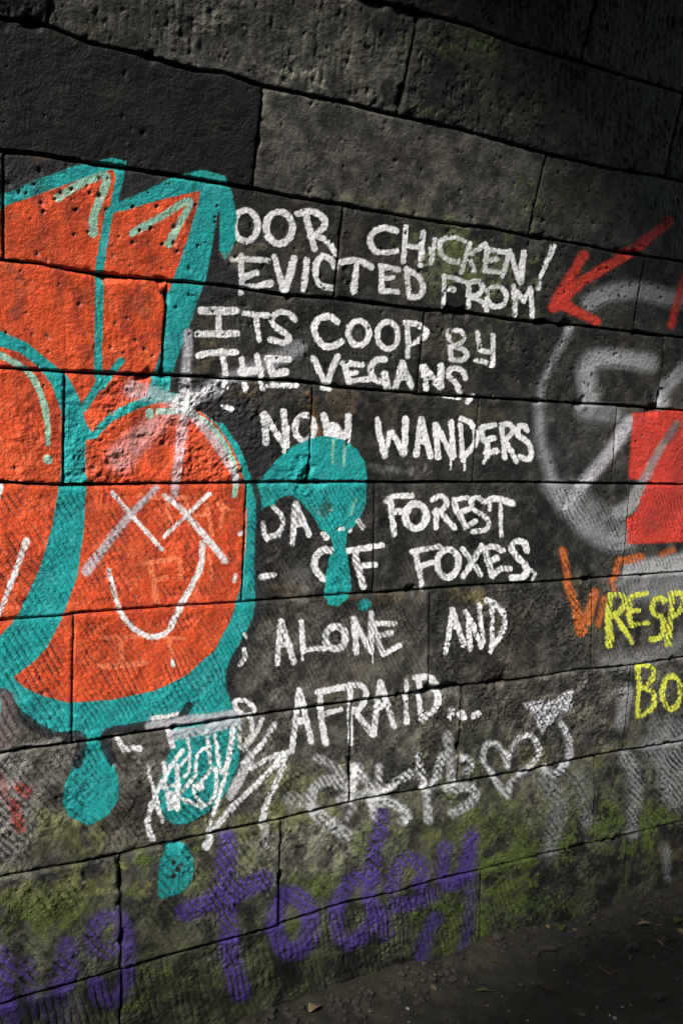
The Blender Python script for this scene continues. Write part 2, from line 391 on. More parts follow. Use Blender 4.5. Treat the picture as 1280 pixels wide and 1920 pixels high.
for q in [(120,1690,190,60,.75,OLIVE,1,-.15),(60,1700,120,50,.6,GREEN),(90,1580,140,60,.6,OLIVE),(30,1640,100,40,.5,PALE),(420,1560,170,40,.55,OLIVE,1,-.2),
 (300,1605,90,16,.85,(.10,.13,.03),1,-.2),(560,1480,90,60,.55,OLIVE),(480,1590,110,40,.35,PALE),(600,1600,110,60,.55,PALE),(590,1660,90,30,.6,GREEN),(740,1640,60,50,.55,OLIVE),
 (860,1560,120,60,.5,OLIVE),(980,1550,150,70,.6,GREEN),(930,1620,90,30,.7,(.10,.13,.03),1,-.2),(1020,1510,70,70,.4,PALE),(1180,1540,120,50,.65,GREEN),
 (980,1700,90,50,.75,GREEN),(960,1660,60,20,.6,(.10,.13,.03),1,-.2),(840,1740,70,70,.6,GREEN),(710,1790,70,30,.4,OLIVE),(600,1790,70,24,.35,OLIVE),(1250,1590,60,40,.5,(.10,.05,.02)),
 (1115,1590,26,18,.6,OLIVE),(1250,1610,8,34,.7,PALE),(1169,1650,7,9,.9,RUST),
 (990,390,50,55,.65,(.045,.06,.018),1.4),(905,75,70,22,.6,GREEN,1,.3),(1080,350,80,40,.35,GREEN),(560,140,90,18,.55,PALE,1,.25),(560,60,80,60,.4,(.075,.075,.055)),(410,35,28,32,.65,(.085,.085,.06)),
 (700,120,60,70,.28,(.08,.08,.065)),(850,450,120,50,.38,GREEN,1,.2),(870,540,90,40,.35,GREEN),(790,205,50,20,.35,GREEN),(950,590,90,20,.2,GREEN),(740,390,120,10,.35,OLIVE,1,.2),
 (700,290,110,60,.5,(.075,.065,.055)),(900,300,110,40,.25,(.07,.062,.05)),(590,790,14,70,.7,RUST),(640,760,60,40,.4,(.11,.075,.04)),(720,770,60,40,.3,(.08,.06,.035)),
 (440,740,70,12,.55,(.12,.08,.035)),(380,640,30,60,.35,(.10,.075,.04)),(700,1120,110,14,.5,(.12,.08,.035),1,-.05),(870,1115,60,22,.65,(.11,.09,.04)),(530,1110,50,16,.5,(.11,.085,.05)),
 (1090,1160,30,80,.4,(.08,.075,.03)),(760,940,60,30,.3,(.10,.075,.05)),(1030,830,80,60,.25,(.075,.075,.075)),(900,780,60,20,.4,(.07,.065,.03)),(730,880,70,18,.4,(.17,.17,.17)),
 (560,1070,60,40,.4,(.10,.10,.095)),(600,1240,200,60,.25,(.10,.095,.08)),(1110,1410,60,20,.45,(.11,.085,.05)),(1000,1420,60,20,.45,(.12,.09,.05)),(1250,1450,70,60,.4,(.13,.13,.13)),
 (150,1430,110,30,.45,(.12,.12,.10)),(90,1470,120,60,.35,(.15,.14,.12)),(45,300,40,18,.6,(.10,.08,.05)),(70,300,12,8,.7,RUST),(870,1400,120,60,.2,OLIVE)]:
    patch(*q)

for q in [(60,1880,160,50,.85),(300,1850,170,70,.85),(560,1830,170,60,.85),(760,1830,140,50,.8),(330,1720,60,50,.5),(1000,1740,130,34,.75),(1180,1650,120,30,.75)]: patch(*q, (.022,.020,.015), .8, -.25)  # dark wall foot: damp dirt plus the lower shade painted into the colour
for q in [(110,1670,170,44,.85,(.17,.18,.075),1.3,-.15),(60,1720,110,36,.8,(.06,.08,.02),2),(340,1640,40,40,.5,OLIVE),(100,1560,120,50,.5,(.16,.17,.08),1.4),(640,1590,50,40,.6,PALE,1.6),(500,1600,60,50,.5,PALE,1.8),(980,1600,120,16,.8,(.11,.16,.03),1.2,-.22),(700,1600,50,40,.5,(.11,.15,.04),1.2),(700,1490,60,26,.4,OLIVE,1,-.2),(1190,1590,60,20,.7,(.09,.14,.03),1.2,-.2)]: patch(*q)
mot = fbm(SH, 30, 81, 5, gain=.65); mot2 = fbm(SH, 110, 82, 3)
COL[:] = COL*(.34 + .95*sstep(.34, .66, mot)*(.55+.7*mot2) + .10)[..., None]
fa = (sstep(1430, 1620, PY + (PX-640)*.22 + (stn-.5)*260)*(.30+.45*sstep(.4, .65, stn))*.8*sstep(.36, .60, mot*.6+mot2*.4))[..., None]
COL[:] = COL*(1-fa) + np.array((.11, .13, .042), np.float32)*(.6+.8*NF['small'][..., None])*fa
for q in [(1180,100,120,60,.5,(.05,.062,.022),1.4,.25),(820,90,80,40,.45,(.06,.07,.025),1.4,.25),(1000,200,140,50,.35,(.05,.055,.025),1.6,.25),(1200,260,90,40,.35,(.055,.06,.03),1.6),(1130,400,100,40,.4,(.05,.062,.022),1.6),(640,110,90,60,.35,(.10,.10,.075),1.6,.2),(160,60,90,30,.3,(.04,.04,.02),1)]: patch(*q)
WH = (.78, .78, .79); LV = (.50, .49, .54); GR = (.36, .365, .38)
OR = (.66, .080, .022); TE = (.012, .30, .295); BK = (.020, .019, .022); MI = (.27, .50, .38); RD = (.60, .045, .025); PU = (.095, .048, .30); YE = (.62, .64, .07); OG = (.52, .13, .025); CO = (.80, .20, .085)
# old grey sprays on the right
g = 'old_grey_spray'
S(g, GR, 21, [(1105,568),(1131,552),(1192,545),(1270,562)], soft=9, a=.8)
S(g, GR, 7, [(1069,616),(1022,704),(1010,746)], soft=6, a=.5)
S(g, GR, 21, [(1215,680),(1160,672),(1116,674),(1098,694),(1103,746)], soft=10, a=.85)
S(g, GR, 24, [(1095,772),(1150,778)], soft=10, a=.45)
S(g, GR, 9, [(1010,760),(1012,826),(1033,900)], soft=9, a=.55)
S(g, LV, 15, [(1181,790),(1147,842),(1095,902),(1062,950)], soft=6, a=.85, curve=False)
S(g, GR, 22, [(1033,912),(1064,954),(1106,998),(1142,1016),(1173,1016)], soft=10, a=.6)
S(g, GR, 30, [(1060,925),(1110,960),(1160,1000)], soft=16, a=.38)
S(g, GR, 18, [(1199,918),(1181,949),(1158,962)], soft=6, a=.75)
S(g, GR, 18, [(1284,690),(1246,730),(1241,756)], soft=6, a=.85)
P('red_spray_block', RD, [(1187,777),(1425,756),(1420,1010),(1178,1019),(1175,975),(1195,960),(1207,912),(1209,899),(1180,897)], soft=3, a=.95)
S('red_spray_block', (.16,.02,.015), 30, [(1262,940),(1220,985)], soft=16, a=.5)
S('red_spray_block', (.16,.02,.015), 18, [(1278,850),(1270,900)], soft=10, a=.5)
S(g, (.28,.27,.27), (9, 16), [(1268,795),(1233,850),(1207,902),(1180,952)], soft=3, a=.9)
S(g, BK, 14, [(1266,800),(1252,825)], soft=5, a=.6)
P(g, (.42,.42,.43), [(1172,1058),(1400,1020),(1400,1066),(1168,1082)], soft=6, a=.75)
P(g, (.30,.30,.31), [(1150,1092),(1400,1070),(1400,1120),(1180,1120)], soft=14, a=.55)
S(g, (.30,.30,.31), 20, [(1140,1240),(1230,1225),(1290,1200)], soft=12, a=.4)
S(g, GR, 16, [(1174,1296),(1162,1355)], soft=7, a=.55)
S(g, GR, 18, [(1017,1467),(1044,1493),(1040,1540),(1030,1600)], soft=10, a=.55, rough=3)
S(g, GR, 16, [(1085,1460),(1094,1500),(1100,1545)], soft=9, a=.5, rough=3)
S(g, GR, 18, [(1172,1420),(1191,1464),(1185,1562)], soft=7, a=.65, rough=3)
S(g, GR, 46, [(1254,1385),(1268,1430),(1280,1480)], soft=20, a=.6, rough=3)
S(g, GR, 20, [(1215,1400),(1245,1440),(1262,1500)], soft=10, a=.45, rough=3)
S(g, GR, 9, [(1247,1585),(1249,1650)], soft=5, a=.5, rough=3)
# arrow, orange letters
for c in [((15,14),[(1258,414),(1197,462),(1166,482),(1122,508),(1083,532),(1046,572)]), ((13,17),[(1092,478),(1072,510),(1050,548),(1037,576)]), ((17,11),[(1048,568),(1088,589),(1118,603)]), (11,[(1290,505),(1276,545),(1258,610)])]:
    S('red_arrow', RD, c[0]*1.0 if not isinstance(c[0], tuple) else c[0], c[1], soft=3.5)
for c in [(9,[(1054,1032),(1064,1084)],1),(9,[(1160,1050),(1150,1084)],.9),((12,18),[(1062,1095),(1078,1140),(1088,1185)],.95),(14,[(1114,1112),(1100,1165)],.9),(8,[(1131,1122),(1121,1172)],.9),(12,[(1172,1052),(1200,1045)],.9),(8,[(1145,1092),(1152,1108)],.7),(9,[(1240,1040),(1262,1032)],.6)]:
    S('orange_spray_letter', OG, c[0], c[1], soft=3, a=c[2])
# mural: black shadow, teal body, orange fills
m = 'mural_black_outline'
P(m, BK, [(8,300),(120,296),(260,330),(300,344),(240,395),(215,395),(228,330),(180,304),(20,362)], soft=6, a=.8)
P(m, BK, [(400,380),(425,440),(440,480),(450,545),(372,570),(362,650),(350,715),(430,735),(500,815),(508,885),(470,905),(440,820),(380,765),(330,748),(318,728),(345,640),(380,530),(395,480)], soft=8, a=.8)
t = 'mural_teal_body'
P(m, BK, [(10,352),(-120,402),(-245,410),(-322,590),(-350,900),(-320,1165),(-210,1312),(-60,1335),(10,1310)], soft=7, a=.85, curve=True)
P(t, TE, [(4,366),(-110,416),(-232,428),(-300,600),(-328,900),(-298,1150),(-200,1290),(-60,1312),(4,1296)], soft=1.6, curve=True)
P(t, TE, [(-8,368),(15,362),(70,337),(140,312),(190,300),(212,296),(236,303),(232,330),(222,380),(255,366),(330,330),(380,318),(420,330),(436,365),(442,425),(434,470),(422,487),(413,470),(416,400),(408,395),(396,470),(386,522),(372,560),(360,600),(334,667),(319,709),(317,731),(292,748),(330,760),(380,775),(415,800),(446,842),(466,896),(470,905),(491,897),(512,867),(550,837),(582,822),(611,818),(643,824),(669,843),(683,868),(688,905),(687,945),(673,978),(652,1003),(648,1024),(654,1060),(658,1100),(650,1120),(632,1137),(613,1133),(608,1113),(609,1083),(620,1044),(626,1030),(622,1010),(600,991),(590,971),(572,949),(557,934),(541,929),(525,934),(515,947),(498,950),(488,963),(482,985),(480,1050),(482,1110),(473,1160),(457,1191),(437,1230),(422,1269),(433,1316),(442,1345),(330,1348),(203,1372),(197,1385),(207,1412),(222,1466),(222,1500),(203,1530),(168,1550),(130,1533),(119,1508),(124,1470),(145,1425),(157,1395),(152,1380),(98,1376),(40,1345),(14,1312),(-8,1292)], soft=1.6)
P(t, TE, [(325,1366),(447,1344),(449,1360),(445,1435),(425,1483),(394,1519),(358,1541),(332,1547),(312,1535),(294,1502),(294,1480),(312,1435),(327,1396)], soft=3)
S(t, TE, 20, [(681,1135)], soft=3); 
P('teal_drop', TE, [(296,1678),(300,1615),(318,1584),(345,1586),(359,1615),(355,1650),(338,1672),(312,1680)], soft=3, curve=True)
for x, y, w2 in [(323,1617,9),(331,1629,11),(338,1621,8),(323,1642,9)]: S('teal_drop', BK, w2, [(x, y)], soft=1.5)
o = 'mural_orange_letter'
P(o, OR, [(-8,400),(15,385),(100,355),(190,323),(212,319),(216,335),(205,392),(224,398),(215,384),(229,397),(300,375),(376,358),(372,380),(350,450),(325,520),(312,560),(305,640),(290,690),(275,742),(240,760),(208,782),(175,815),(160,790),(148,748),(124,703),(86,673),(49,643),(-8,618)], soft=1.5)
P(o, OR, [(-8,648),(37,661),(75,690),(97,724),(113,769),(116,810),(112,905),(98,988),(74,1070),(31,1160),(-8,1200)], soft=1.5)
P(o, OR, [(160,905),(158,830),(176,822),(210,792),(255,768),(300,755),(340,758),(375,772),(408,800),(437,845),(456,900),(463,960),(461,1030),(451,1100),(432,1160),(400,1218),(350,1264),(290,1294),(210,1312),(130,1318),(80,1306),(45,1289),(24,1270),(60,1243),(88,1213),(118,1152),(145,1078),(158,988)], soft=1.5)
P(o, OR, [(0,398),(-105,446),(-205,462),(-262,620),(-272,680),(-150,622),(-60,606),(0,622)], soft=1.5)
P(o, OR, [(0,648),(-60,640),(-150,680),(-232,800),(-254,950),(-218,1110),(-130,1205),(-50,1225),(0,1202)], soft=1.5)
# thin, uneven coats: stone and an older brown coat show through
om = (LAB == pid(o)); thin = fbm(SH, 34, 61, 4); thin2 = fbm(SH, 15, 62, 3, asp=2.2)
am = sstep(.46, .68, thin*.6+thin2*.4)*.75*om*sstep(1500, 700, PY*.6+400)
am = np.maximum(am, sstep(.47, .63, thin2)*.45*om)[..., None]
COL[:] = COL*(1-am) + np.array((.21, .030, .012), np.float32)*am
am = (sstep(.56, .72, fbm(SH, 22, 63, 4))*.45*om)[..., None]
COL[:] = COL*(1-am) + np.array((.78, .14, .05), np.float32)*am
# darker, thinly sprayed places in the orange
for q in [((120,480),60),((250,470),50),((60,450),40),((80,760),60),((90,830),40),((250,800),50),((360,880),45),((260,980),50),((390,970),40),((300,1150),40),((200,1200),40),((230,720),40)]:
    S(o, (.30,.035,.012), q[1], [q[0]], soft=28, a=.5, rough=5)
# orange margin line, teal outline strokes over the orange
S(t, TE, (16,13), [(206,395),(197,440),(190,480),(186,515),(184,600),(183,697),(186,716),(158,765)])
S(t, TE, 13, [(226,677),(190,725)])
S(t, TE, (13,15), [(176,817),(210,782),(255,759),(300,745),(332,746)])
S(t, TE, 14, [(214,392),(232,384)]); S(t, TE, (8,13), [(413,797),(440,840),(462,896)])
P(t, TE, [(-8,618),(49,643),(86,673),(124,703),(150,750),(159,790),(161,905),(158,988),(145,1078),(118,1152),(88,1213),(60,1243),(24,1270),(-8,1235),(-8,1200),(31,1160),(74,1070),(98,988),(112,905),(116,810),(113,769),(97,724),(75,690),(37,661),(-8,648)], soft=1.5)
tm = (LAB == pid(t)); am = (sstep(.50, .72, thin2*.5+thin*.5)*.45*tm)[..., None]
COL[:] = COL*(1-am) + np.array((.012, .16, .165), np.float32)*am
am = (sstep(.58, .72, fbm(SH, 18, 64, 3))*.35*tm)[..., None]
COL[:] = COL*(1-am) + np.array((.05, .42, .40), np.float32)*am
h = 'mural_mint_highlight'
S(h, MI, (14,15), [(108,371),(144,349),(190,329),(201,338),(190,367),(176,406),(175,437)])
S(h, MI, (12,13), [(248,437),(295,410),(350,377),(354,389),(334,424),(316,457)])
S(h, MI, (12,11), [(-6,663),(40,688),(65,715),(82,760),(88,800),(88,832)]); S(h, MI, 18, [(88,862)])
S(h, MI, (11,8), [(298,772),(337,772),(371,782),(405,812),(431,857),(441,905),(438,930)]); S(h, MI, 14, [(280,774),(280,779)])
for w2, p in [(18,[(-4,1300),(12,1305),(27,1332),(62,1361),(98,1380),(129,1381),(150,1382),(153,1402),(145,1433)]),(15,[(194,1388),(205,1372),(273,1360),(332,1347),(352,1324)]),(18,[(195,1388),(208,1425)]),
              ((10,14),[(476,905),(486,960),(484,1050),(486,1120),(479,1165),(464,1195),(440,1235),(428,1270),(438,1312)])]:
    S(m, BK, w2, p, soft=1.8, a=.95)
P(m, BK, [(486,975),(494,956),(515,949),(527,936),(541,931),(556,937),(572,954),(590,976),(598,1000),(560,1022),(500,1020),(484,1015)], soft=2.5, a=.85)
S(m, BK, 20, [(492,1010),(492,1105)], soft=7, a=.6); S(m, BK, 22, [(695,930),(692,985)], soft=8, a=.35)
S(m, BK, 12, [(375,560),(352,640),(335,700)], soft=4, a=.6)
# faint coral letters over the orange
L = 'faint_coral_lettering'
for w2, p in [(8,[(258,930),(300,933),(351,934)]),(9,[(312,941),(320,984)]),(8,[(348,937),(355,984)]),(8,[(363,968),(390,964)]),(8,[(387,949),(397,1003)]),(7,[(418,949),(414,988)]),
   (8,[(266,1058),(328,1048)]),(10,[(282,1058),(293,1128)]),(8,[(289,1090),(312,1082)]),(8,[(336,1052),(338,1085)]),(8,[(391,1040),(398,1085)]),(6,[(375,1075),(366,1110)]),(8,[(378,1040),(370,1075)]),
   (6,[(188,1197),(260,1194),(344,1197)]),(9,[(225,1203),(227,1242)]),(9,[(184,1250),(225,1248),(272,1243)]),(8,[(316,1203),(321,1236)]),(7,[(430,955),(408,945)])]:
    S(L, CO, w2, p, a=.85, rough=1.4, lab=.45)
S('white_lettering_bits', WH, 7, [(449,1002),(455,998)]); S('white_lettering_bits', WH, 7, [(439,1090),(441,1080)], a=.8); S('white_lettering_bits', WH, 7, [(322,1240),(322,1247)])
# smiling face
f_ = 'white_smiling_face'
S(f_, WH, (8,6), [(211,925),(303,1031)], soft=1.4, a=.92); S(f_, LV, (7,16), [(293,915),(234,978),(162,1072)], soft=2.5, a=.95)
S(f_, WH, (8,13), [(307,929),(351,968),(421,1051)], soft=2, a=.85); S(f_, WH, 7, [(391,927),(307,1007)], soft=1.6, a=.9)
S(f_, WH, (8,11), [(203,1070),(213,1109),(227,1152),(250,1179),(281,1195),(312,1185),(328,1156),(351,1113),(375,1066),(379,1018)], soft=1.4, a=.93)
S('white_mouth_stroke', WH, (11,7), [(49,1015),(27,1077),(-4,1156)], soft=1.4); S('white_mouth_stroke', WH, 6, [(4,905),(-6,945)], soft=1.4)
# star burst
b_ = 'white_starburst'
S(b_, LV, (11,15), [(353,625),(349,690),(343,757)], soft=4, a=.85)
S(b_, LV, (26,12), [(560,655),(480,690),(409,718),(349,754)], soft=6, a=.42); S(b_, WH, (10,12), [(420,712),(349,754)], soft=3, a=.8)
S(b_, LV, 9, [(360,756),(414,735)], soft=3, a=.7); S(b_, LV, (26,8), [(250,730),(300,742),(342,757)], soft=7, a=.6)
S(b_, LV, (15,10), [(345,765),(334,850),(328,905),(325,930)], soft=3, a=.7); S(b_, LV, (16,9), [(352,765),(405,835),(444,903)], soft=3, a=.8)
S(b_, LV, (14,36), [(335,765),(290,795),(225,860)], soft=12, a=.35); S(b_, WH, 30, [(336,757),(350,753)], soft=4)
S(b_, BK, 6, [(378,752),(405,742)], soft=2, a=.7)

# the white brush lettering; each word: list of (width, points)
words = {
'POOR': ('ring', (461,423,22,29,11), (524,427,25,30,12), (11,[(573,400),(581,432),(590,466)]), (11,[(558,401),(584,396),(605,408),(608,424),(594,438),(582,443)]), (10,[(590,441),(615,454),(630,477)])),
'CHICKEN!': ((11,[(741,433),(720,427),(700,434),(692,450),(701,470),(720,474),(741,471)]),(9,[(759,425),(754,490)]),(9,[(791,436),(786,498)]),(9,[(757,461),(789,464)]),(8,[(813,449),(805,495)]),(5,[(803,465),(806,482)]),
   (9,[(869,452),(849,445),(828,449),(821,463),(829,482),(849,491),(857,490)]),(9,[(879,457),(872,480),(863,511)]),(8,[(909,457),(890,470),(876,480)]),(8,[(876,481),(887,508)]),
   (9,[(913,466),(906,508)]),(9,[(911,468),(946,473)]),(9,[(909,489),(929,486)]),(9,[(906,507),(935,511)]),(9,[(954,473),(940,519)]),(9,[(954,471),(973,529)]),(10,[(980,473),(974,529)]),((10,6),[(1034,462),(1009,521)]),(8,[(1009,530),(1007,542)])),
'EVICTED': ((10,[(436,486),(470,486),(504,489)]),(10,[(452,480),(454,538)]),(11,[(455,521),(482,512)]),((8,13),[(453,537),(476,537),(508,532)]),(11,[(453,549)]),(11,[(515,482),(532,543)]),(13,[(552,485),(535,543)]),(11,[(575,488),(570,543)]),
   (11,[(605,479),(593,496),(593,520),(603,536),(624,540)]),(11,[(605,479),(619,486),(629,501)]),(12,[(640,491),(668,488),(694,500)]),((9,12),[(668,492),(661,546)]),
   (10,[(714,498),(714,544)]),(10,[(712,498),(744,506)]),(9,[(718,522),(735,521)]),(10,[(714,546),(743,547)]),(9,[(760,506),(764,554)]),(10,[(760,505),(781,518),(791,540),(781,556),(765,557)])),
'FROM': ((7,[(831,518),(828,574)]),(8,[(829,518),(850,522),(871,529)]),(9,[(833,540),(849,543)]),(8,[(877,534),(876,575)]),(9,[(874,531),(893,527),(902,538),(896,551),(880,557)]),(8,[(887,559),(902,566),(911,581)]),'r',(929,556,18,19,9),
   (9,[(962,537),(964,590)]),(8,[(961,537),(980,565)]),(8,[(980,565),(991,540)]),(8,[(993,541),(996,598)])),
'ITS': ((14,[(378,583),(444,583)]),((10,12),[(411,588),(411,628)]),((12,12),[(370,627),(446,626)]),(10,[(459,588),(505,592)]),(9,[(481,590),(487,638)]),(11,[(554,600),(546,590),(526,586),(512,597),(516,611),(537,626),(543,636),(532,643),(509,637)])),
'COOP': ((12,[(632,604),(620,594),(601,597),(591,613),(594,632),(608,648),(624,650),(641,641)]),'r',(673,625,19,23,10),'r',(727,629,19,25,10),(9,[(763,606),(765,640),(764,669)]),(11,[(761,605),(784,609),(796,623),(787,638),(769,645)])),
'BY': ((9,[(837,620),(843,671)]),(8,[(837,619),(858,620),(868,632),(860,643),(842,650)]),(9,[(846,650),(867,656),(873,666),(864,675),(842,674)]),(8,[(892,623),(895,648),(899,657),(914,660)]),(8,[(922,629),(923,659),(920,684)]),(9,[(889,676),(905,678),(920,685)])),
'THE': ((12,[(372,668),(397,662),(443,661)]),(11,[(417,663),(423,707)]),(10,[(418,716),(423,725)]),(10,[(453,674),(457,705)]),(10,[(456,722),(459,732)]),((9,12),[(482,667),(489,705)]),(10,[(487,718),(491,729)]),(14,[(453,697),(488,695)]),
   (11,[(502,673),(507,690),(512,712)]),(11,[(502,672),(543,675)]),(13,[(514,701),(538,698)]),(9,[(502,723),(556,723)]),(10,[(425,764),(431,767)]),(5,[(415,762),(431,770)])),
'VEGANS,': ((10,[(589,672),(610,719)]),(11,[(634,669),(613,719)]),(7,[(602,728),(616,730)]),(11,[(646,682),(655,716)]),(10,[(643,681),(680,684)]),(10,[(650,701),(668,699)]),(9,[(653,716),(672,713),(695,711)]),
   (11,[(721,674),(704,676),(695,692),(702,710),(716,716)]),(13,[(721,702),(727,728)]),(10,[(753,680),(741,730)]),(10,[(754,680),(772,724)]),(10,[(748,708),(766,708)]),(9,[(794,689),(797,730)]),(11,[(793,688),(822,726)]),(11,[(824,686),(824,726)]),
   (10,[(870,709),(863,694),(843,692),(838,704),(853,718),(859,734)]),(6,[(833,743),(861,746)]),(8,[(884,742),(874,754)])),
'NOW': (((13,11),[(493,777),(497,830)]),(11,[(498,782),(533,838)]),(12,[(531,772),(536,836)]),(5,[(534,836),(530,848)]),'r',(570,803,17,24,11),(12,[(606,780),(613,812)]),(15,[(613,812),(625,800),(638,822)]),(12,[(622,820),(628,812)]),(12,[(652,781),(649,828)])),
'WANDERS': ((11,[(707,787),(713,822),(720,855)]),(8,[(721,852),(730,812)]),(10,[(734,811),(755,852)]),((13,9),[(759,787),(757,852)]),(10,[(789,785),(779,854)]),(10,[(790,785),(805,856)]),(10,[(783,827),(797,830)]),(10,[(816,797),(820,858)]),(10,[(817,797),(847,858)]),(10,[(845,792),(848,856)]),(3,[(844,860),(843,881)]),
   (8,[(862,797),(866,865)]),(10,[(864,785),(880,794),(890,815),(885,838),(866,857)]),(3,[(869,860),(868,881)]),(9,[(900,803),(903,822),(911,832),(910,856)]),(9,[(901,802),(926,797)]),(9,[(911,825),(924,822)]),(11,[(910,850),(929,846)]),(4,[(909,858),(905,868)]),
   (9,[(940,797),(944,858)]),(9,[(940,797),(955,796),(960,809),(945,827)]),(9,[(946,827),(966,866)]),(10,[(987,807),(981,798),(970,802),(970,816),(989,831),(995,850),(988,861),(973,857)])),
'FOREST': ((10,[(723,940),(739,931),(771,930)]),(10,[(731,937),(734,970),(738,1002)]),(12,[(735,960),(763,958)]),'r',(778,968,20,23,12),(9,[(817,956),(815,990)]),(10,[(810,937),(824,930),(836,941),(830,954),(814,961)]),(10,[(824,961),(850,990)]),
   (9,[(850,937),(855,958),(865,975),(871,990)]),(8,[(849,938),(873,933)]),(10,[(860,961),(876,955)]),(9,[(871,990),(889,978)]),(9,[(904,941),(892,933),(881,939),(887,956),(904,966),(915,980),(908,994),(884,998)]),((9,12),[(909,941),(928,935),(959,944)]),(6,[(936,944),(939,1005)]),(5,[(917,945),(917,956)])),
'DARK': ((9,[(512,951),(526,965),(531,983),(522,1000),(500,1010)]),(8,[(494,981),(496,1001),(501,1013)]),(11,[(502,1008),(522,1003)]),((10,8),[(555,945),(550,985),(548,1020)]),(10,[(556,945),(580,1004)]),(12,[(552,983),(565,981)]),(6,[(620,958),(606,972)]),(5,[(600,962),(606,975)]),(10,[(608,1001),(613,1009)]),(6,[(633,994),(645,991)]),(9,[(673,978),(681,991)]),(6,[(657,997),(660,993)])),
'OF': ((13,[(624,1034),(610,1032),(594,1043),(590,1062),(600,1080),(608,1086)]),(10,[(652,1034),(714,1023)]),(11,[(665,1034),(672,1068),(680,1100)]),(10,[(673,1063),(702,1059)]),(10,[(492,1083),(514,1079)])),
'FOXES,': ((10,[(772,1036),(790,1031),(822,1026)]),(10,[(777,1036),(785,1070),(791,1102)]),(10,[(785,1063),(808,1055)]),'r',(839,1057,20,26,11),(10,[(867,1030),(901,1077)]),(10,[(903,1024),(869,1082)]),(11,[(909,1031),(922,1080)]),(10,[(907,1030),(923,1025),(940,1033)]),(11,[(918,1053),(930,1047)]),(10,[(923,1080),(938,1068),(955,1067)]),
   (11,[(986,1033),(981,1019),(967,1015),(958,1026),(967,1043),(981,1058),(986,1072),(976,1083),(958,1084)]),(5,[(996,1070),(1001,1077),(997,1090)])),
'ALONE': ((9,[(526,1165),(519,1244)]),(10,[(527,1165),(550,1242)]),(10,[(523,1210),(539,1208)]),(8,[(564,1166),(567,1222)]),(9,[(567,1221),(588,1217),(608,1216)]),'r',(627,1196,19,21,12),(11,[(662,1160),(666,1223)]),(10,[(662,1162),(694,1223)]),(10,[(694,1150),(694,1219)]),(3,[(696,1222),(697,1244)]),(10,[(697,1170),(716,1226)]),(8,[(697,1170),(739,1170)]),(10,[(709,1193),(732,1188)]),(9,[(716,1228),(747,1211)]),(3,[(566,1226),(566,1237)]),
   (8,[(457,1219),(459,1233),(449,1247)]),(6,[(457,1190),(460,1194)])),
'AND': ((9,[(848,1143),(842,1174),(832,1225)]),(9,[(849,1143),(856,1174),(867,1210)]),(9,[(846,1175),(854,1175)]),(8,[(876,1170),(879,1218)]),(9,[(872,1148),(885,1174),(900,1213)]),(8,[(898,1134),(900,1167),(905,1204)]),(8,[(921,1134),(922,1196),(918,1222)]),(9,[(911,1126),(926,1132),(942,1150),(944,1170),(936,1194),(921,1213)])),
'AFRAID': ((10,[(559,1296),(553,1361),(548,1404)]),(10,[(561,1296),(585,1393)]),(12,[(554,1357),(566,1353)]),(11,[(594,1299),(643,1289)]),((9,12),[(597,1299),(604,1350),(612,1396)]),(10,[(602,1343),(638,1331)]),(9,[(654,1288),(658,1396)]),(10,[(653,1285),(677,1287),(684,1306),(674,1329),(662,1333)]),((10,13),[(667,1337),(699,1378)]),(10,[(710,1280),(701,1376)]),(9,[(712,1280),(726,1322),(740,1364)]),(12,[(706,1326),(726,1324)]),((6,10),[(759,1276),(763,1356)]),
   (9,[(782,1270),(789,1350)]),(11,[(776,1271),(803,1271),(820,1296),(817,1325),(790,1350)]),(14,[(845,1334),(844,1342)]),(14,[(863,1340),(865,1344)]),(13,[(886,1343),(893,1339)]),(3,[(845,1344),(844,1353)]))}
def write(name, items, col=WH, **k):
    piece = 'word:'+name; nxt = False; i = 0
    for it in items:
        if it in ('ring', 'r'): nxt = it; continue
        if nxt and len(it) == 5:
            ring(piece, col, *it[:4], it[4], **k)
            if nxt == 'r': nxt = False
            continue
        nxt = False
        S(piece, col, it[0], it[1], **k)
for n_, it in words.items():
    if n_ in ('POOR',): continue
    write(n_, it)
write('POOR', words['POOR'])
# teal that lies over the lettering
P(t, TE, [(428,370),(440,385),(444,410),(440,428),(442,452),(432,470),(424,484),(412,470),(412,380)], soft=2)
P(t, TE, [(515,868),(550,838),(582,823),(611,819),(643,825),(669,844),(683,868),(688,900),(520,900)], soft=1.2)
P(t, TE, [(560,938),(600,958),(598,985),(626,1012),(626,1032),(622,1044),(609,1083),(608,1120),(645,1120),(657,1095),(653,1052),(647,1024),(649,1007),(628,990),(640,975),(590,935)], soft=1.4, a=.96)
S(t, MI, 3, [(623,826),(622,868)]); S(t, MI, (8,3), [(646,836),(645,850),(643,873)]); S(t, MI, 5, [(670,935),(662,952),(660,965)], a=.7)
S(m, BK, 18, [(609,960),(614,950)], soft=3, a=.7)
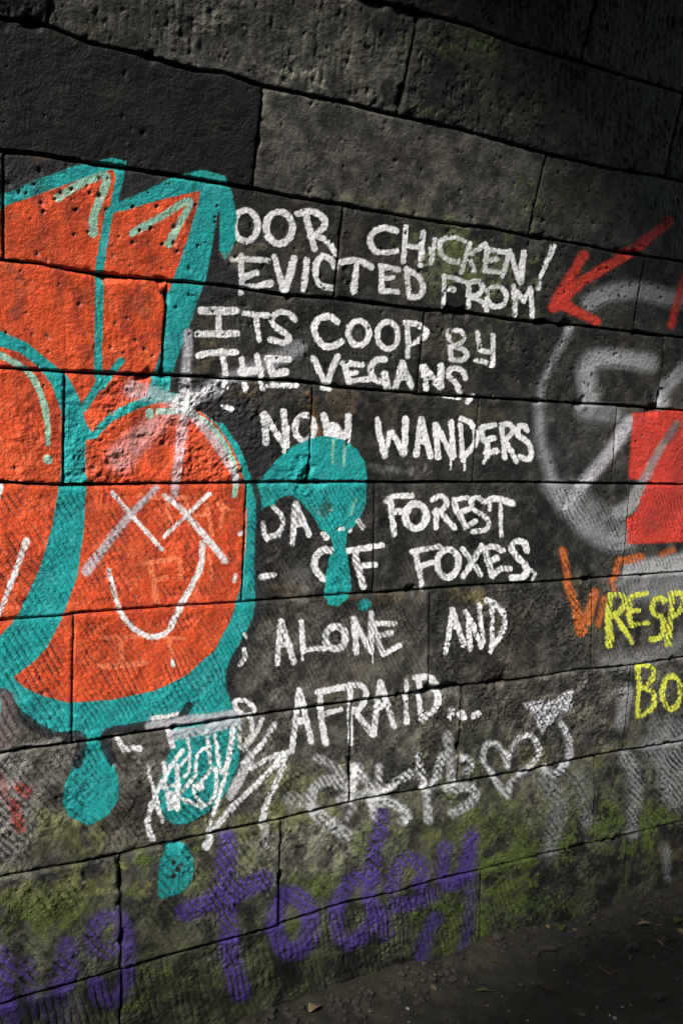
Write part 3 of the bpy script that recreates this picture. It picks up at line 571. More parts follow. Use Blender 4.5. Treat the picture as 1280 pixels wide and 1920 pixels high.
# scrawl beside the teal tongue: grey double bar, tag, long slashes
q = 'white_scrawl'
S('white_lettering_bits', WH, 9, [(221,1386),(231,1405)]); S('white_lettering_bits', WH, 11, [(233,1406),(262,1404)]); S('white_lettering_bits', WH, 6, [(281,1347),(310,1343),(329,1338)]); S('white_lettering_bits', WH, 9, [(315,1371),(323,1400)])
S(q, LV, 15, [(279,1363),(360,1350),(445,1340)], soft=3, a=.85); S(q, LV, 15, [(321,1380),(380,1370),(446,1354)], soft=3, a=.75)
S('white_lettering_bits', WH, 8, [(439,1318),(459,1315),(475,1330),(470,1341),(449,1337)], closed=True); S('white_lettering_bits', WH, 8, [(447,1335),(470,1348),(473,1374)]); S('white_lettering_bits', (.55,.56,.5), 10, [(449,1368),(452,1402),(474,1380)], rough=2)
tg = 'white_tag'
for w2, p in [(8,[(341,1409),(316,1444),(292,1487)]),(8,[(307,1433),(311,1475),(316,1518)]),(10,[(331,1437),(332,1475),(333,1518)]),(9,[(303,1478),(335,1472)]),(6,[(350,1386),(355,1412),(353,1447),(346,1458)]),(6,[(338,1436),(353,1420)]),
   (6,[(367,1456),(367,1425),(377,1408),(389,1408),(394,1434)]),(7,[(386,1376),(392,1405)]),(7,[(402,1380),(408,1420),(414,1450)]),(10,[(438,1361),(427,1428),(417,1450)]),(7,[(319,1515),(342,1483),(367,1456)]),(7,[(378,1466),(399,1441),(405,1452),(402,1490),(386,1512),(366,1492),(363,1475)]),(15,[(372,1474),(376,1478)]),(9,[(342,1500),(380,1515)]),(14,[(322,1490),(324,1512)]),(6,[(346,1458),(352,1450),(356,1440)])]:
    S(tg, WH, w2*.88, p, rough=1.0)
for w2, p, a in [((7,8),[(425,1450),(405,1509),(389,1559)],1),((6,8),[(276,1435),(288,1485),(298,1525)],.95),(10,[(285,1508),(277,1547),(286,1574)],.95),(6,[(296,1515),(305,1545)],.5),(8,[(492,1350),(478,1380),(460,1407)],.8),(8,[(516,1359),(481,1410),(456,1433)],.95),
   (17,[(470,1420),(452,1455),(430,1494)],.55),(8,[(470,1443),(509,1421),(546,1410)],.95),(10,[(536,1416),(481,1471),(439,1511),(396,1561)],.95),(13,[(392,1570),(383,1587)],.9),((8,11),[(539,1412),(523,1455),(501,1502),(492,1539)],.9),(14,[(493,1550),(498,1590)],.35),(13,[(532,1423),(520,1434)],.9)]:
    S(q, WH, w2, p, a=a, rough=1.6, soft=1.6)
# grey-white tag, heart and arrow
v_ = 'white_spray_tag'
for w2, p, a in [(18,[(583,1515),(590,1482),(615,1464),(642,1476)],.6),(16,[(598,1422),(630,1442),(655,1478)],.45),(14,[(672,1442),(664,1470),(658,1500)],.85),(14,[(674,1446),(697,1481)],.75),(9,[(711,1439),(713,1480)],.8),(13,[(770,1450),(740,1470),(706,1492)],.9),
   (17,[(697,1506),(737,1507),(762,1530),(752,1542)],.85),(13,[(697,1512),(704,1535)],.7),(26,[(592,1524),(620,1545),(648,1568)],.5),(10,[(664,1515),(650,1537)],.5),(9,[(785,1419),(793,1476)],.9),(13,[(830,1417),(812,1473)],.8),(15,[(800,1484),(803,1538)],.85),(14,[(838,1378),(847,1466)],.5),(9,[(861,1422),(877,1425),(880,1439),(869,1447)],.9),(17,[(838,1480),(886,1480),(887,1505),(849,1527)],.7),(20,[(640,1500),(680,1492),(700,1485)],.5),(30,[(545,1500),(580,1505)],.3)]:
    S(v_, (.68,.68,.69), w2*.85, p, a=min(1, a*1.08), soft=3.4, rough=1.9)
S('white_sprayed_heart', (.72,.72,.74), 7.5, [(952,1497),(926,1460),(906,1428),(909,1401),(929,1395),(945,1415),(950,1438),(957,1409),(972,1387),(991,1379),(1008,1401),(1001,1428),(981,1446),(960,1468),(952,1497)], soft=3, a=.9, rough=2)
P('white_spray_arrow', (.62,.62,.66), [(981,1319),(1031,1316),(1070,1298),(1067,1331),(1047,1342),(1014,1373),(1003,1346)], soft=3, a=.88, rough=3)
S('white_spray_arrow', (.62,.62,.66), (8,13), [(1050,1349),(1062,1375),(1067,1411),(1054,1441),(1033,1453),(1018,1441)], soft=3, a=.88, rough=2)
# yellow writing
y1 = [((10,14),[(1142,1120),(1140,1160),(1142,1209)]),(9,[(1142,1117),(1160,1115),(1169,1125),(1163,1145),(1150,1152)]),(9,[(1151,1154),(1168,1180),(1183,1204)]),(9,[(1182,1120),(1177,1145),(1181,1174)]),(8,[(1182,1119),(1209,1113)]),(8,[(1181,1147),(1194,1145)]),(8,[(1181,1173),(1212,1169)]),(9,[(1241,1127),(1233,1121),(1221,1130),(1225,1150),(1239,1158),(1242,1177),(1236,1196),(1219,1199)]),((8,12),[(1257,1115),(1255,1160),(1251,1208)]),(9,[(1255,1113),(1274,1113),(1278,1131),(1271,1149),(1258,1156)])]
y2 = [(9,[(1194,1252),(1195,1300),(1193,1340)]),(8,[(1197,1248),(1218,1251),(1224,1263),(1215,1281),(1203,1291)]),(8,[(1206,1291),(1224,1301),(1223,1325),(1209,1338),(1194,1344)])]
for w2, p in y1: S('word:RESP', YE, w2, p, rough=1.7, miss=.9)
for w2, p in y2: S('word:BO', YE, w2, p, rough=1.9, miss=.9)
ring('word:BO', YE, 1257, 1299, 17, 31, 9, rough=1.9, miss=.9)
for q_ in [(880,500,110,60,.42,(.13,.15,.06),1.3,.2),(880,650,60,50,.20,(.13,.14,.07),1.3),(760,520,60,50,.25,(.14,.14,.10)),(400,630,50,60,.15,(.16,.13,.07)),(1040,1500,90,60,.3,OLIVE,1.3),(460,480,40,30,.3,(.2,.19,.12))]: patch(*q_)
# purple spray
for w2, p, a in [((28,33),[(425,1578),(420,1640),(422,1700),(428,1770),(440,1830),(452,1862)],.95),(30,[(345,1710),(400,1686),(493,1648)],.95),((20,22),[(716,1532),(702,1605),(690,1680)],.85),(22,[(699,1648),(665,1652),(636,1688),(629,1735),(650,1765),(682,1750),(700,1716)],.9),(22,[(702,1701),(724,1752)],.8),
   (18,[(734,1667),(747,1624),(770,1612),(792,1630),(785,1660)],.9),(20,[(740,1699),(770,1694),(812,1678)],.85),(17,[(837,1591),(829,1645),(841,1662),(869,1641),(886,1572)],.95),(14,[(886,1570),(884,1652),(880,1727),(867,1795)],.6),(18,[(819,1724),(800,1757),(789,1808)],.85),(16,[(815,1817),(852,1815)],.6)]:
    S('word:today', PU, w2, p, a=a*.9, soft=7, rough=2.4, miss=.9)
ring('word:today', PU, 548, 1733, 33, 53, 27, soft=7, rough=2.2, miss=.9, a=.88)
for w2, p, a in [(32,[(2,1795),(6,1880)],.9),(24,[(52,1812),(56,1856)],.55),(36,[(126,1782),(118,1842)],.8),(22,[(232,1750),(222,1722),(195,1722),(171,1752),(174,1782),(204,1782),(230,1757),(238,1810),(230,1857),(210,1877),(182,1866),(180,1846)],.75),(36,[(12,1890),(20,1905)],.5),(60,[(80,1880),(120,1890)],.25)]:
    S('word:ng', PU, w2, p, a=a*.85, soft=8, rough=2.6, miss=.9)
# red and pale blotches at the left edge
r_ = 'red_spray_blotch'
S('pale_spray_blotch', (.36,.33,.32), 60, [(0,1450),(20,1540),(10,1570)], soft=24, a=.55, rough=4); S('pale_spray_blotch', (.33,.33,.30), 9, [(-4,1412),(50,1402),(110,1388)], soft=3, a=.6, rough=2)
S('pale_spray_blotch', (.30,.22,.22), 40, [(0,1320),(8,1380)], soft=12, a=.5, rough=4)
S(r_, (.42,.05,.04), 16, [(36,1480),(50,1486)], soft=5, a=.85, rough=2); S(r_, (.42,.05,.04), 16, [(25,1508),(32,1535),(38,1555)], soft=5, a=.85, rough=2); S(r_, (.38,.05,.04), 10, [(0,1460),(14,1500)], soft=6, a=.5, rough=3)
worn = sstep(.55, .80, fbm(SH, 9, 71, 3)*.5 + fbm(SH, 40, 72, 3)*.5)*.26*(LAB > 0)
COL[:] = COL*(1-worn[..., None]) + np.array((.07, .066, .056), np.float32)*worn[..., None]
COL = np.clip(COL, .004, .85)

# ------------------------------------------------------------------ materials
def to_srgb(c): return np.where(c < .0031308, c*12.92, 1.055*np.power(np.maximum(c, 1e-6), 1/2.4)-.055)
img = bpy.data.images.new('wall_colour', W_, H_, alpha=True)
buf = np.ones((H_, W_, 4), np.float32); buf[..., :3] = to_srgb(COL); buf[..., 3] = 1
img.pixels.foreach_set(buf.ravel()); img.update(); img.pack()
HP2 = Hmap - blur(Hmap, 2)
img2 = bpy.data.images.new('wall_relief', W_, H_, alpha=False, float_buffer=False); img2.colorspace_settings.name = 'Non-Color'
buf[..., :3] = np.clip(.5 + HP2/.006, 0, 1)[..., None]
img2.pixels.foreach_set(buf.ravel()); img2.update(); img2.pack()
def nodes(m):
    m.use_nodes = True; n = m.node_tree.nodes; n.clear()
    o = n.new('ShaderNodeOutputMaterial'); b = n.new('ShaderNodeBsdfPrincipled'); m.node_tree.links.new(b.outputs[0], o.inputs[0])
    return n, m.node_tree.links, b
def mat_wall():
    m = bpy.data.materials.new('painted_sandstone'); n, l, b = nodes(m)
    uv = n.new('ShaderNodeUVMap'); uv.uv_map = 'uv'; im = n.new('ShaderNodeTexImage'); im.image = img; im.extension = 'EXTEND'; im.interpolation = 'Cubic'
    l.new(uv.outputs[0], im.inputs[0])
    tc = n.new('ShaderNodeTexCoord')
    n1 = n.new('ShaderNodeTexNoise'); n1.inputs['Scale'].default_value = 210; n1.inputs['Detail'].default_value = 4; n1.inputs['Roughness'].default_value = .7
    l.new(tc.outputs['Object'], n1.inputs[0])
    mr = n.new('ShaderNodeMapRange'); mr.inputs['From Min'].default_value = .3; mr.inputs['From Max'].default_value = .7; mr.inputs['To Min'].default_value = .78; mr.inputs['To Max'].default_value = 1.2
    l.new(n1.outputs[0], mr.inputs['Value'])
    mx = n.new('ShaderNodeMix'); mx.data_type = 'RGBA'; mx.blend_type = 'MULTIPLY'; mx.inputs['Factor'].default_value = 1
    l.new(im.outputs[0], mx.inputs['A']); l.new(mr.outputs[0], mx.inputs['B']); l.new(mx.outputs['Result'], b.inputs['Base Color'])
    b.inputs['Roughness'].default_value = .62; b.inputs['Specular IOR Level'].default_value = .28
    im2 = n.new('ShaderNodeTexImage'); im2.image = img2; im2.extension = 'EXTEND'; im2.interpolation = 'Cubic'; l.new(uv.outputs[0], im2.inputs[0])
    bp0 = n.new('ShaderNodeBump'); bp0.inputs['Distance'].default_value = .006; bp0.inputs['Strength'].default_value = 1; l.new(im2.outputs[0], bp0.inputs['Height'])
    bp = n.new('ShaderNodeBump'); bp.inputs['Distance'].default_value = .0024; bp.inputs['Strength'].default_value = 1
    l.new(n1.outputs[0], bp.inputs['Height']); l.new(bp0.outputs[0], bp.inputs['Normal']); l.new(bp.outputs[0], b.inputs['Normal'])
    return m
def mat_stone(name, c1, c2, sc=6, rough=.9, bump=.004):
    m = bpy.data.materials.new(name); n, l, b = nodes(m)
    tc = n.new('ShaderNodeTexCoord'); n1 = n.new('ShaderNodeTexNoise'); n1.inputs['Scale'].default_value = sc; n1.inputs['Detail'].default_value = 8; n1.inputs['Roughness'].default_value = .65
    l.new(tc.outputs['Object'], n1.inputs[0])
    cr = n.new('ShaderNodeValToRGB'); cr.color_ramp.elements[0].position = .32; cr.color_ramp.elements[1].position = .72
    cr.color_ramp.elements[0].color = (*c1, 1); cr.color_ramp.elements[1].color = (*c2, 1)
    l.new(n1.outputs[0], cr.inputs[0]); l.new(cr.outputs[0], b.inputs['Base Color']); b.inputs['Roughness'].default_value = rough
    n2 = n.new('ShaderNodeTexNoise'); n2.inputs['Scale'].default_value = sc*14; n2.inputs['Detail'].default_value = 6
    l.new(tc.outputs['Object'], n2.inputs[0])
    bp = n.new('ShaderNodeBump'); bp.inputs['Distance'].default_value = bump; bp.inputs['Strength'].default_value = 1
    l.new(n2.outputs[0], bp.inputs['Height']); l.new(bp.outputs[0], b.inputs['Normal'])
    return m
M_WALL = mat_wall()
M_STONE = mat_stone('sooted_sandstone', (.020, .019, .017), (.075, .070, .058), 5)
M_MORTAR = mat_stone('dark_joint', (.010, .010, .009), (.03, .028, .024), 20)

# ------------------------------------------------------------------ objects
def make_mesh(name, co, faces, uvs=None, mat=None, smooth=True):
    me = bpy.data.meshes.new(name)
    faces = np.asarray(faces, np.int32); k = faces.shape[1]
    me.vertices.add(len(co)); me.vertices.foreach_set('co', np.asarray(co, np.float32).ravel())
    me.loops.add(faces.size); me.loops.foreach_set('vertex_index', faces.ravel())
    me.polygons.add(len(faces)); me.polygons.foreach_set('loop_start', np.arange(0, faces.size, k, dtype=np.int32)); me.polygons.foreach_set('loop_total', np.full(len(faces), k, np.int32))
    me.polygons.foreach_set('use_smooth', np.full(len(faces), smooth))
    if uvs is not None:
        ul = me.uv_layers.new(name='uv'); ul.data.foreach_set('uv', np.asarray(uvs, np.float32)[faces.ravel()].ravel())
    me.update(calc_edges=True); me.validate(verbose=False)
    if mat: me.materials.append(mat)
    return me
def link(name, me, parent=None):
    o = bpy.data.objects.new(name, me); C.objects.link(o)
    if parent: o.parent = parent
    return o
def wall_xyz(u, v, h):
    s = slope(v); n = 1/np.sqrt(1+s*s)
    return np.stack([u, -off(v) - h*n, EYE + v - h*n*s], -1)

wall = bpy.data.objects.new('stone_arch_wall', None); C.objects.link(wall); wall['label'] = 'dark sooted stone block wall curving into a bridge arch, covered in graffiti'; wall['category'] = 'wall'
film = {}       # piece id -> list of (co, faces, uv)
def build_block(b):
    fine = b['fine']
    du, dv = (.0044, .0036) if fine else (.012, .012)
    g = (.0030 if b['row'] > 8 else .0048) if fine else .004
    uL, mL = b['L']; uR, mR = b['R']; vm = (b['vt']+b['vb'])/2
    nu = max(3, int((uR-uL)/du)); nv = max(3, int((b['vt']-b['vb'])/dv))
    s = np.linspace(0, 1, nu+1)[None]; tt = np.linspace(0, 1, nv+1)[:, None]
    rj = np.random.RandomState(b['id']+500); xp = np.arange(0, 6.5, .013)-.8
    def jn(): return np.interp(u_, xp, rj.rand(len(xp))*.9 + rj.rand(len(xp))*0) + 1.3*np.clip(np.interp(u_, xp[::7], rj.rand(len(xp[::7])))-.62, 0, 1)*3
    u_ = np.linspace(uL, uR, nu+1)
    g = .0016 if b['row'] > 8 else .0026
    gt = g*(.6+jn())[None]; gb = g*(.6+jn())[None]
    if not fine: gt = gt*0+.004; gb = gb*0+.004
    # two passes: u depends on v through the slanted joints
    v = b['vb'] + (b['vt']-b['vb'])*tt + 0*s
    for _ in range(2):
        l = uL+mL*(v-vm)+g; r = uR+mR*(v-vm)-g
        u = l+(r-l)*s
        v = crv(b['row']+1, u)+gb; v = v+(crv(b['row'], u)-gt-v)*tt
    rs = np.random.RandomState(b['id'])
    if fine:
        sl, h0 = b['sl'], b['h']
        x = np.clip((u-U0)/TX - sl[1].start, 0, h0.shape[1]-1.01); y = np.clip((v-V0)/TX - sl[0].start, 0, h0.shape[0]-1.01)
        ix = x.astype(int); iy = y.astype(int); fx = x-ix; fy = y-iy
        h = (h0[iy, ix]*(1-fx)+h0[iy, ix+1]*fx)*(1-fy) + (h0[iy+1, ix]*(1-fx)+h0[iy+1, ix+1]*fx)*fy
    else:
        e = np.minimum(np.minimum(u-u.min(), u.max()-u), np.minimum(v-v.min(), v.max()-v))
        h = -.008*np.clip(1-e/.010, 0, 1) + (rs.rand(*u.shape)-.5)*.0032 + (fbm(u.shape, 9, b['id'], 3)-.5)*.012 + rs.uniform(-.003, .003)
    co = wall_xyz(u, v, h).reshape(-1, 3)
    idx = np.arange((nv+1)*(nu+1)).reshape(nv+1, nu+1)
    q = np.stack([idx[:-1, :-1], idx[:-1, 1:], idx[1:, 1:], idx[1:, :-1]], -1).reshape(-1, 4)
    uvs = np.stack([(u-U0)/(W_*TX), (v-V0)/(H_*TX)], -1).reshape(-1, 2)
    # side walls going back into the joint
    ringi = np.concatenate([idx[0, :], idx[1:, -1], idx[-1, -2::-1], idx[-2:0:-1, 0]])
    ru, rv = u.reshape(-1)[ringi], v.reshape(-1)[ringi]
    back = wall_xyz(ru, rv, np.full(len(ringi), -.060)); n0 = len(co)
    bi = n0+np.arange(len(ringi)); nx = np.roll(np.arange(len(ringi)), -1)
    sq = np.stack([ringi, bi, bi[nx], ringi[nx]], -1)
    me = make_mesh('stone_block', np.vstack([co, back]), np.vstack([q, sq]), np.vstack([uvs, uvs[ringi]]), M_WALL if fine else M_STONE)
    o = link('stone_block', me, wall)
    if fine:
        uc = (u[:-1, :-1]+u[1:, 1:])/2; vc = (v[:-1, :-1]+v[1:, 1:])/2
        lx = np.clip(((uc-U0)/TX).astype(int), 0, W_-1); ly = np.clip(((vc-V0)/TX).astype(int), 0, H_-1)
        lab = LAB[ly, lx].reshape(-1)
        co2 = wall_xyz(u, v, h+.0007).reshape(-1, 3)
        for p_ in np.unique(lab):
            if p_ == 0: continue
            f = q[lab == p_]
            if len(f) < 6: continue
            used, inv = np.unique(f.ravel(), return_inverse=True)
            film.setdefault(int(p_), []).append((co2[used], inv.reshape(-1, 4), uvs[used]))
for b in blocks: build_block(b)

# backing and the vault over it: one shell, open at both ends
def shell():
    prof = []
    for z in np.linspace(-1.75, ZC+RAD*.97, 50): prof.append((-float(off(np.array(z)))+.05, EYE+z))
    cy = -(RAD + float(TH0*(ZC+RAD*.97))); 
    left = [(2*cy - y, z) for y, z in prof[::-1]]
    prof += left
    outer = []
    n = len(prof)
    for i, (y, z) in enumerate(prof):
        dy, dz = y-cy, z-(EYE+ZC)
        if z < EYE+ZC: outer.append((y+(.6 if y > cy else -.6), z))
        else:
            L_ = math.hypot(dy, dz); outer.append((y+dy/L_*.6, z+dz/L_*.6))
    co = []; xs = [XP0, XP1]
    for x in xs:
        co += [(x, y, z) for y, z in prof] + [(x, y, z) for y, z in outer]
    f = []
    for i in range(n-1):
        f.append((i, 2*n+i, 2*n+i+1, i+1)); f.append((n+i, n+i+1, 3*n+i+1, 3*n+i))
        f.append((i, i+1, n+i+1, n+i)); f.append((2*n+i, 3*n+i, 3*n+i+1, 2*n+i+1))
    f.append((0, n, 3*n, 2*n)); f.append((n-1, 3*n-1, 4*n-1, 2*n-1)[::1])
    return make_mesh('vault_lining', co, f, None, M_MORTAR, smooth=False)
XP0, XP1 = -0.80, 10.0
link('vault_lining', shell(), wall)

# painted pieces, each a thin skin of paint lying on the stones
PN = {'old_grey_spray':('painted_spray','old grey and silver sprayed outline letters'), 'red_spray_block':('painted_block','bright red sprayed block cut by a grey slash'),
 'red_arrow':('painted_arrow','red sprayed arrow pointing down to the left'), 'orange_spray_letter':('painted_letter','orange sprayed letter strokes'),
 'mural_black_outline':('black_outline','black outline round the teal and orange letters'), 'mural_teal_body':('teal_outline','teal outline and drips'), 'teal_drop':('painted_drop','small teal paint drop below the mural'),
 'mural_orange_letter':('orange_fill','orange letter fill'), 'mural_mint_highlight':('mint_highlight','pale mint highlights'), 'faint_coral_lettering':('coral_lettering','faint coral letters showing in the orange'),
 'white_lettering_bits':('painted_lettering','stray white letter pieces left by the mural'), 'white_smiling_face':('smiling_face','white scrawled face with crossed eyes and a smile'), 'white_mouth_stroke':('painted_stroke','white stroke at the left edge'),
 'white_starburst':('starburst','white sprayed star glint'), 'white_scrawl':('painted_scrawl','long white slashes and grey double bar'), 'white_tag':('painted_tag','small white tag on the teal drip'),
 'white_spray_tag':('spray_tag','soft white spray tag'), 'white_sprayed_heart':('painted_heart','white sprayed heart outline'), 'white_spray_arrow':('spray_arrow','white sprayed arrow with curved tail'),
 'red_spray_blotch':('paint_blotch','dull red spray blotches'), 'pale_spray_blotch':('pale_blotch','pale pinkish spray blotch')}
mural = bpy.data.objects.new('letter_mural', None); C.objects.link(mural); mural.parent = wall; mural['label'] = 'large orange and teal bubble letter mural with black outline'
for name, k in PIECES.items():
    if k not in film: continue
    cs, fs, us = [], [], []; n = 0
    for c, f, u in film[k]:
        cs.append(c); fs.append(f+n); us.append(u); n += len(c)
    if name.startswith('word:'):
        wd = name[5:]; nm = 'painted_word'
        colr = {'RESP':'yellow','BO':'yellow','today':'purple','ng':'purple'}.get(wd, 'white')
        lb = colr+' painted word '+wd if wd != 'ng' else 'purple sprayed letters at the left edge'
        if wd == 'DARK': lb = 'white painted word DARK partly under teal paint'
    else: nm, lb = PN[name]
    par = mural if name.startswith('mural_') else wall
    o = link(nm, make_mesh(nm, np.vstack(cs), np.vstack(fs), np.vstack(us), M_WALL), par); o['label'] = lb

# moss tufts standing off the stone where the algae is thick
gm = (COL[..., 1] > COL[..., 0]*1.12) & (COL[..., 1] > COL[..., 2]*2.2) & (VV < -.55) & (BID >= 0) & (LAB == 0)
ys_, xs_ = np.nonzero(gm); r_m = np.random.RandomState(12)
wgt = np.exp(-EDG[ys_, xs_]/.03)*1.0 + .12*(NF['crumb'][ys_, xs_] > .55); wgt /= wgt.sum()
pk = r_m.choice(len(ys_), 9000, replace=False, p=wgt)
oc = np.array([(0,0,1),(1,0,0),(.3,.95,0),(-.8,.6,0),(-.8,-.6,0),(.3,-.95,0)], float); of = [(0,1,2),(0,2,3),(0,3,4),(0,4,5),(0,5,1)]
uu_, vv_ = U0+xs_[pk]*TX, V0+ys_[pk]*TX; rad_ = r_m.uniform(.0014, .0036, len(pk)); hh_ = Hmap[ys_[pk], xs_[pk]]
pp = r_m.uniform(.6, 1.4, (len(pk), 6, 1))*oc[None]*rad_[:, None, None]
cm_ = wall_xyz(uu_[:, None]+pp[..., 0], vv_[:, None]+pp[..., 1], hh_[:, None]-.0006+pp[..., 2]*.9).reshape(-1, 3)
fm_ = (np.array(of)[None]+(np.arange(len(pk))*6)[:, None, None]).reshape(-1, 3)
M_MOSS = mat_stone('moss', (.035, .055, .012), (.11, .15, .035), 40, .95, .001)
mo = link('moss', make_mesh('moss', cm_, fm_, None, M_MOSS, smooth=False), wall); mo['kind'] = 'stuff'; mo['label'] = 'green moss tufts on the lower courses'

# ------------------------------------------------------------------ ground
def ground():
    xs = np.unique(np.concatenate([np.linspace(-60, -1, 40), np.linspace(-1, 1.2, 40), np.arange(1.2, 4.2, .011), np.linspace(4.2, 12, 60), np.linspace(12, 70, 20)]))
    ys = np.unique(np.concatenate([np.linspace(-70, -9, 30), np.linspace(-9, -1.6, 50), np.arange(-1.6, .06, .011), np.linspace(.08, 40, 12)]))
    X, Y = np.meshgrid(xs, ys)
    r = np.random.RandomState(3)
    def nz(sc, seed):
        rr = np.random.RandomState(seed); g = rr.rand(512, 512)
        x = X/sc+200; y = Y/sc+200; ix = np.floor(x).astype(int); iy = np.floor(y).astype(int); fx = x-ix; fy = y-iy
        fx = fx*fx*(3-2*fx); fy = fy*fy*(3-2*fy); a = lambda i, j: g[j % 512, i % 512]
        return (a(ix, iy)*(1-fx)+a(ix+1, iy)*fx)*(1-fy)+(a(ix, iy+1)*(1-fx)+a(ix+1, iy+1)*fx)*fy
    Z = (nz(.6, 1)-.5)*.03 + (nz(.15, 2)-.5)*.014 + (nz(.04, 3)-.5)*.014 + (nz(.022, 4)-.5)*.010
    near = np.exp(-((Y+.02)/.09)**2)*np.clip(1, 0, 1)
    Z = Z + near*(.035+.03*nz(.2, 7)) - .035*np.exp(-((Y+.32)/.12)**2)*.4
    Z = Z*np.clip(1-(np.abs(X)-15)/10, 0, 1)
    # a path edge ridge running along the wall
    Z += .012*np.exp(-((Y+.62+.04*(nz(.5, 9)-.5))/.03)**2)
    ny, nx = X.shape; idx = np.arange(ny*nx).reshape(ny, nx)
    q = np.stack([idx[:-1, :-1], idx[:-1, 1:], idx[1:, 1:], idx[1:, :-1]], -1).reshape(-1, 4)
    co = np.stack([X, Y, Z], -1).reshape(-1, 3)
    m = bpy.data.materials.new('damp_soil'); n, l, b = nodes(m)
    tc = n.new('ShaderNodeTexCoord'); n1 = n.new('ShaderNodeTexNoise'); n1.inputs['Scale'].default_value = 9; n1.inputs['Detail'].default_value = 9; n1.inputs['Roughness'].default_value = .7
    l.new(tc.outputs['Object'], n1.inputs[0])
    cr = n.new('ShaderNodeValToRGB'); e = cr.color_ramp.elements; e[0].position = .3; e[0].color = (.020, .016, .011, 1); e[1].position = .75; e[1].color = (.075, .062, .040, 1)
    k = e.new(.55); k.color = (.036, .033, .019, 1)
    l.new(n1.outputs[0], cr.inputs[0]); l.new(cr.outputs[0], b.inputs['Base Color']); b.inputs['Roughness'].default_value = .75
    n2 = n.new('ShaderNodeTexNoise'); n2.inputs['Scale'].default_value = 160; n2.inputs['Detail'].default_value = 6; l.new(tc.outputs['Object'], n2.inputs[0])
    bp = n.new('ShaderNodeBump'); bp.inputs['Distance'].default_value = .004; l.new(n2.outputs[0], bp.inputs['Height']); l.new(bp.outputs[0], b.inputs['Normal'])
    o = link('ground', make_mesh('ground', co, q, None, m)); o['kind'] = 'structure'
    return o
gobj = ground()
def shade_bank():  # added bank, out of view, shaped to shade the foot of the wall
    prof = [(-2.95, -.3), (-3.05, 1.4), (-3.3, 3.6), (-3.6, 5.3), (-4.6, 5.9), (-7, 6.1), (-14, 6.1), (-14, -.3)]
    xs = np.linspace(-30, -1.3, 60); r = np.random.RandomState(5); co = []
    for x in xs:
        for y, z in prof: co.append((x, y+r.uniform(-.15, .15), z+r.uniform(-.2, .2)*(z > 0)))
    n = len(prof); f = [(i*n+j, i*n+(j+1) % n, (i+1)*n+(j+1) % n, (i+1)*n+j) for i in range(59) for j in range(n)]
    me = make_mesh('shade_bank', co, f, None, mat_stone('shade_bank_green', (.02, .03, .01), (.06, .08, .025), 3), smooth=False)
    o = link('added_shade_bank', me); o['kind'] = 'structure'
shade_bank()
bpy.context.view_layer.update()
dg = bpy.context.evaluated_depsgraph_get()
def gz(x, y):
    ok, loc, nn, ii = gobj.ray_cast(Vector((x, y, 2)), Vector((0, 0, -1)))
    return loc.z if ok else 0.0
def flatmat(name, c, rough=.7):
    return mat_stone(name, tuple(v*.6 for v in c), tuple(v*1.2 for v in c), 30, rough, .001)
M_PEB = flatmat('dark_pebble', (.055, .048, .038)); M_PEB2 = flatmat('tan_pebble', (.22, .17, .09)); M_PEBW = flatmat('white_chip', (.5, .5, .48))
M_L1 = flatmat('straw_leaf', (.34, .25, .12)); M_L2 = flatmat('brown_leaf', (.10, .055, .03)); M_L3 = flatmat('green_leaf', (.10, .13, .03)); M_TW = flatmat('twig_bark', (.22, .13, .06))
def stone(x, y, sx, sy, sz, mat, label, seed, cat='stone'):
    bm = bmesh.new(); bmesh.ops.create_icosphere(bm, subdivisions=2, radius=1)
    r = random.Random(seed); ax = [Vector((r.gauss(0, 1), r.gauss(0, 1), r.gauss(0, 1))).normalized() for _ in range(9)]
    for v in bm.verts:
        d = 1.0
        for a in ax:
            t = v.co.dot(a)
            if t > .72: d = min(d, .72/t)
        v.co *= d; v.co.x *= sx; v.co.y *= sy; v.co.z *= sz
    me = bpy.data.meshes.new('stone'); bm.to_mesh(me); bm.free(); me.materials.append(mat)
    o = link('stone', me); o.location = (x, y, gz(x, y)+sz*.35); o.rotation_euler = (0, 0, r.uniform(0, 6)); o['label'] = label; o['category'] = cat; o['group'] = 'loose stones on the soil'
    return o
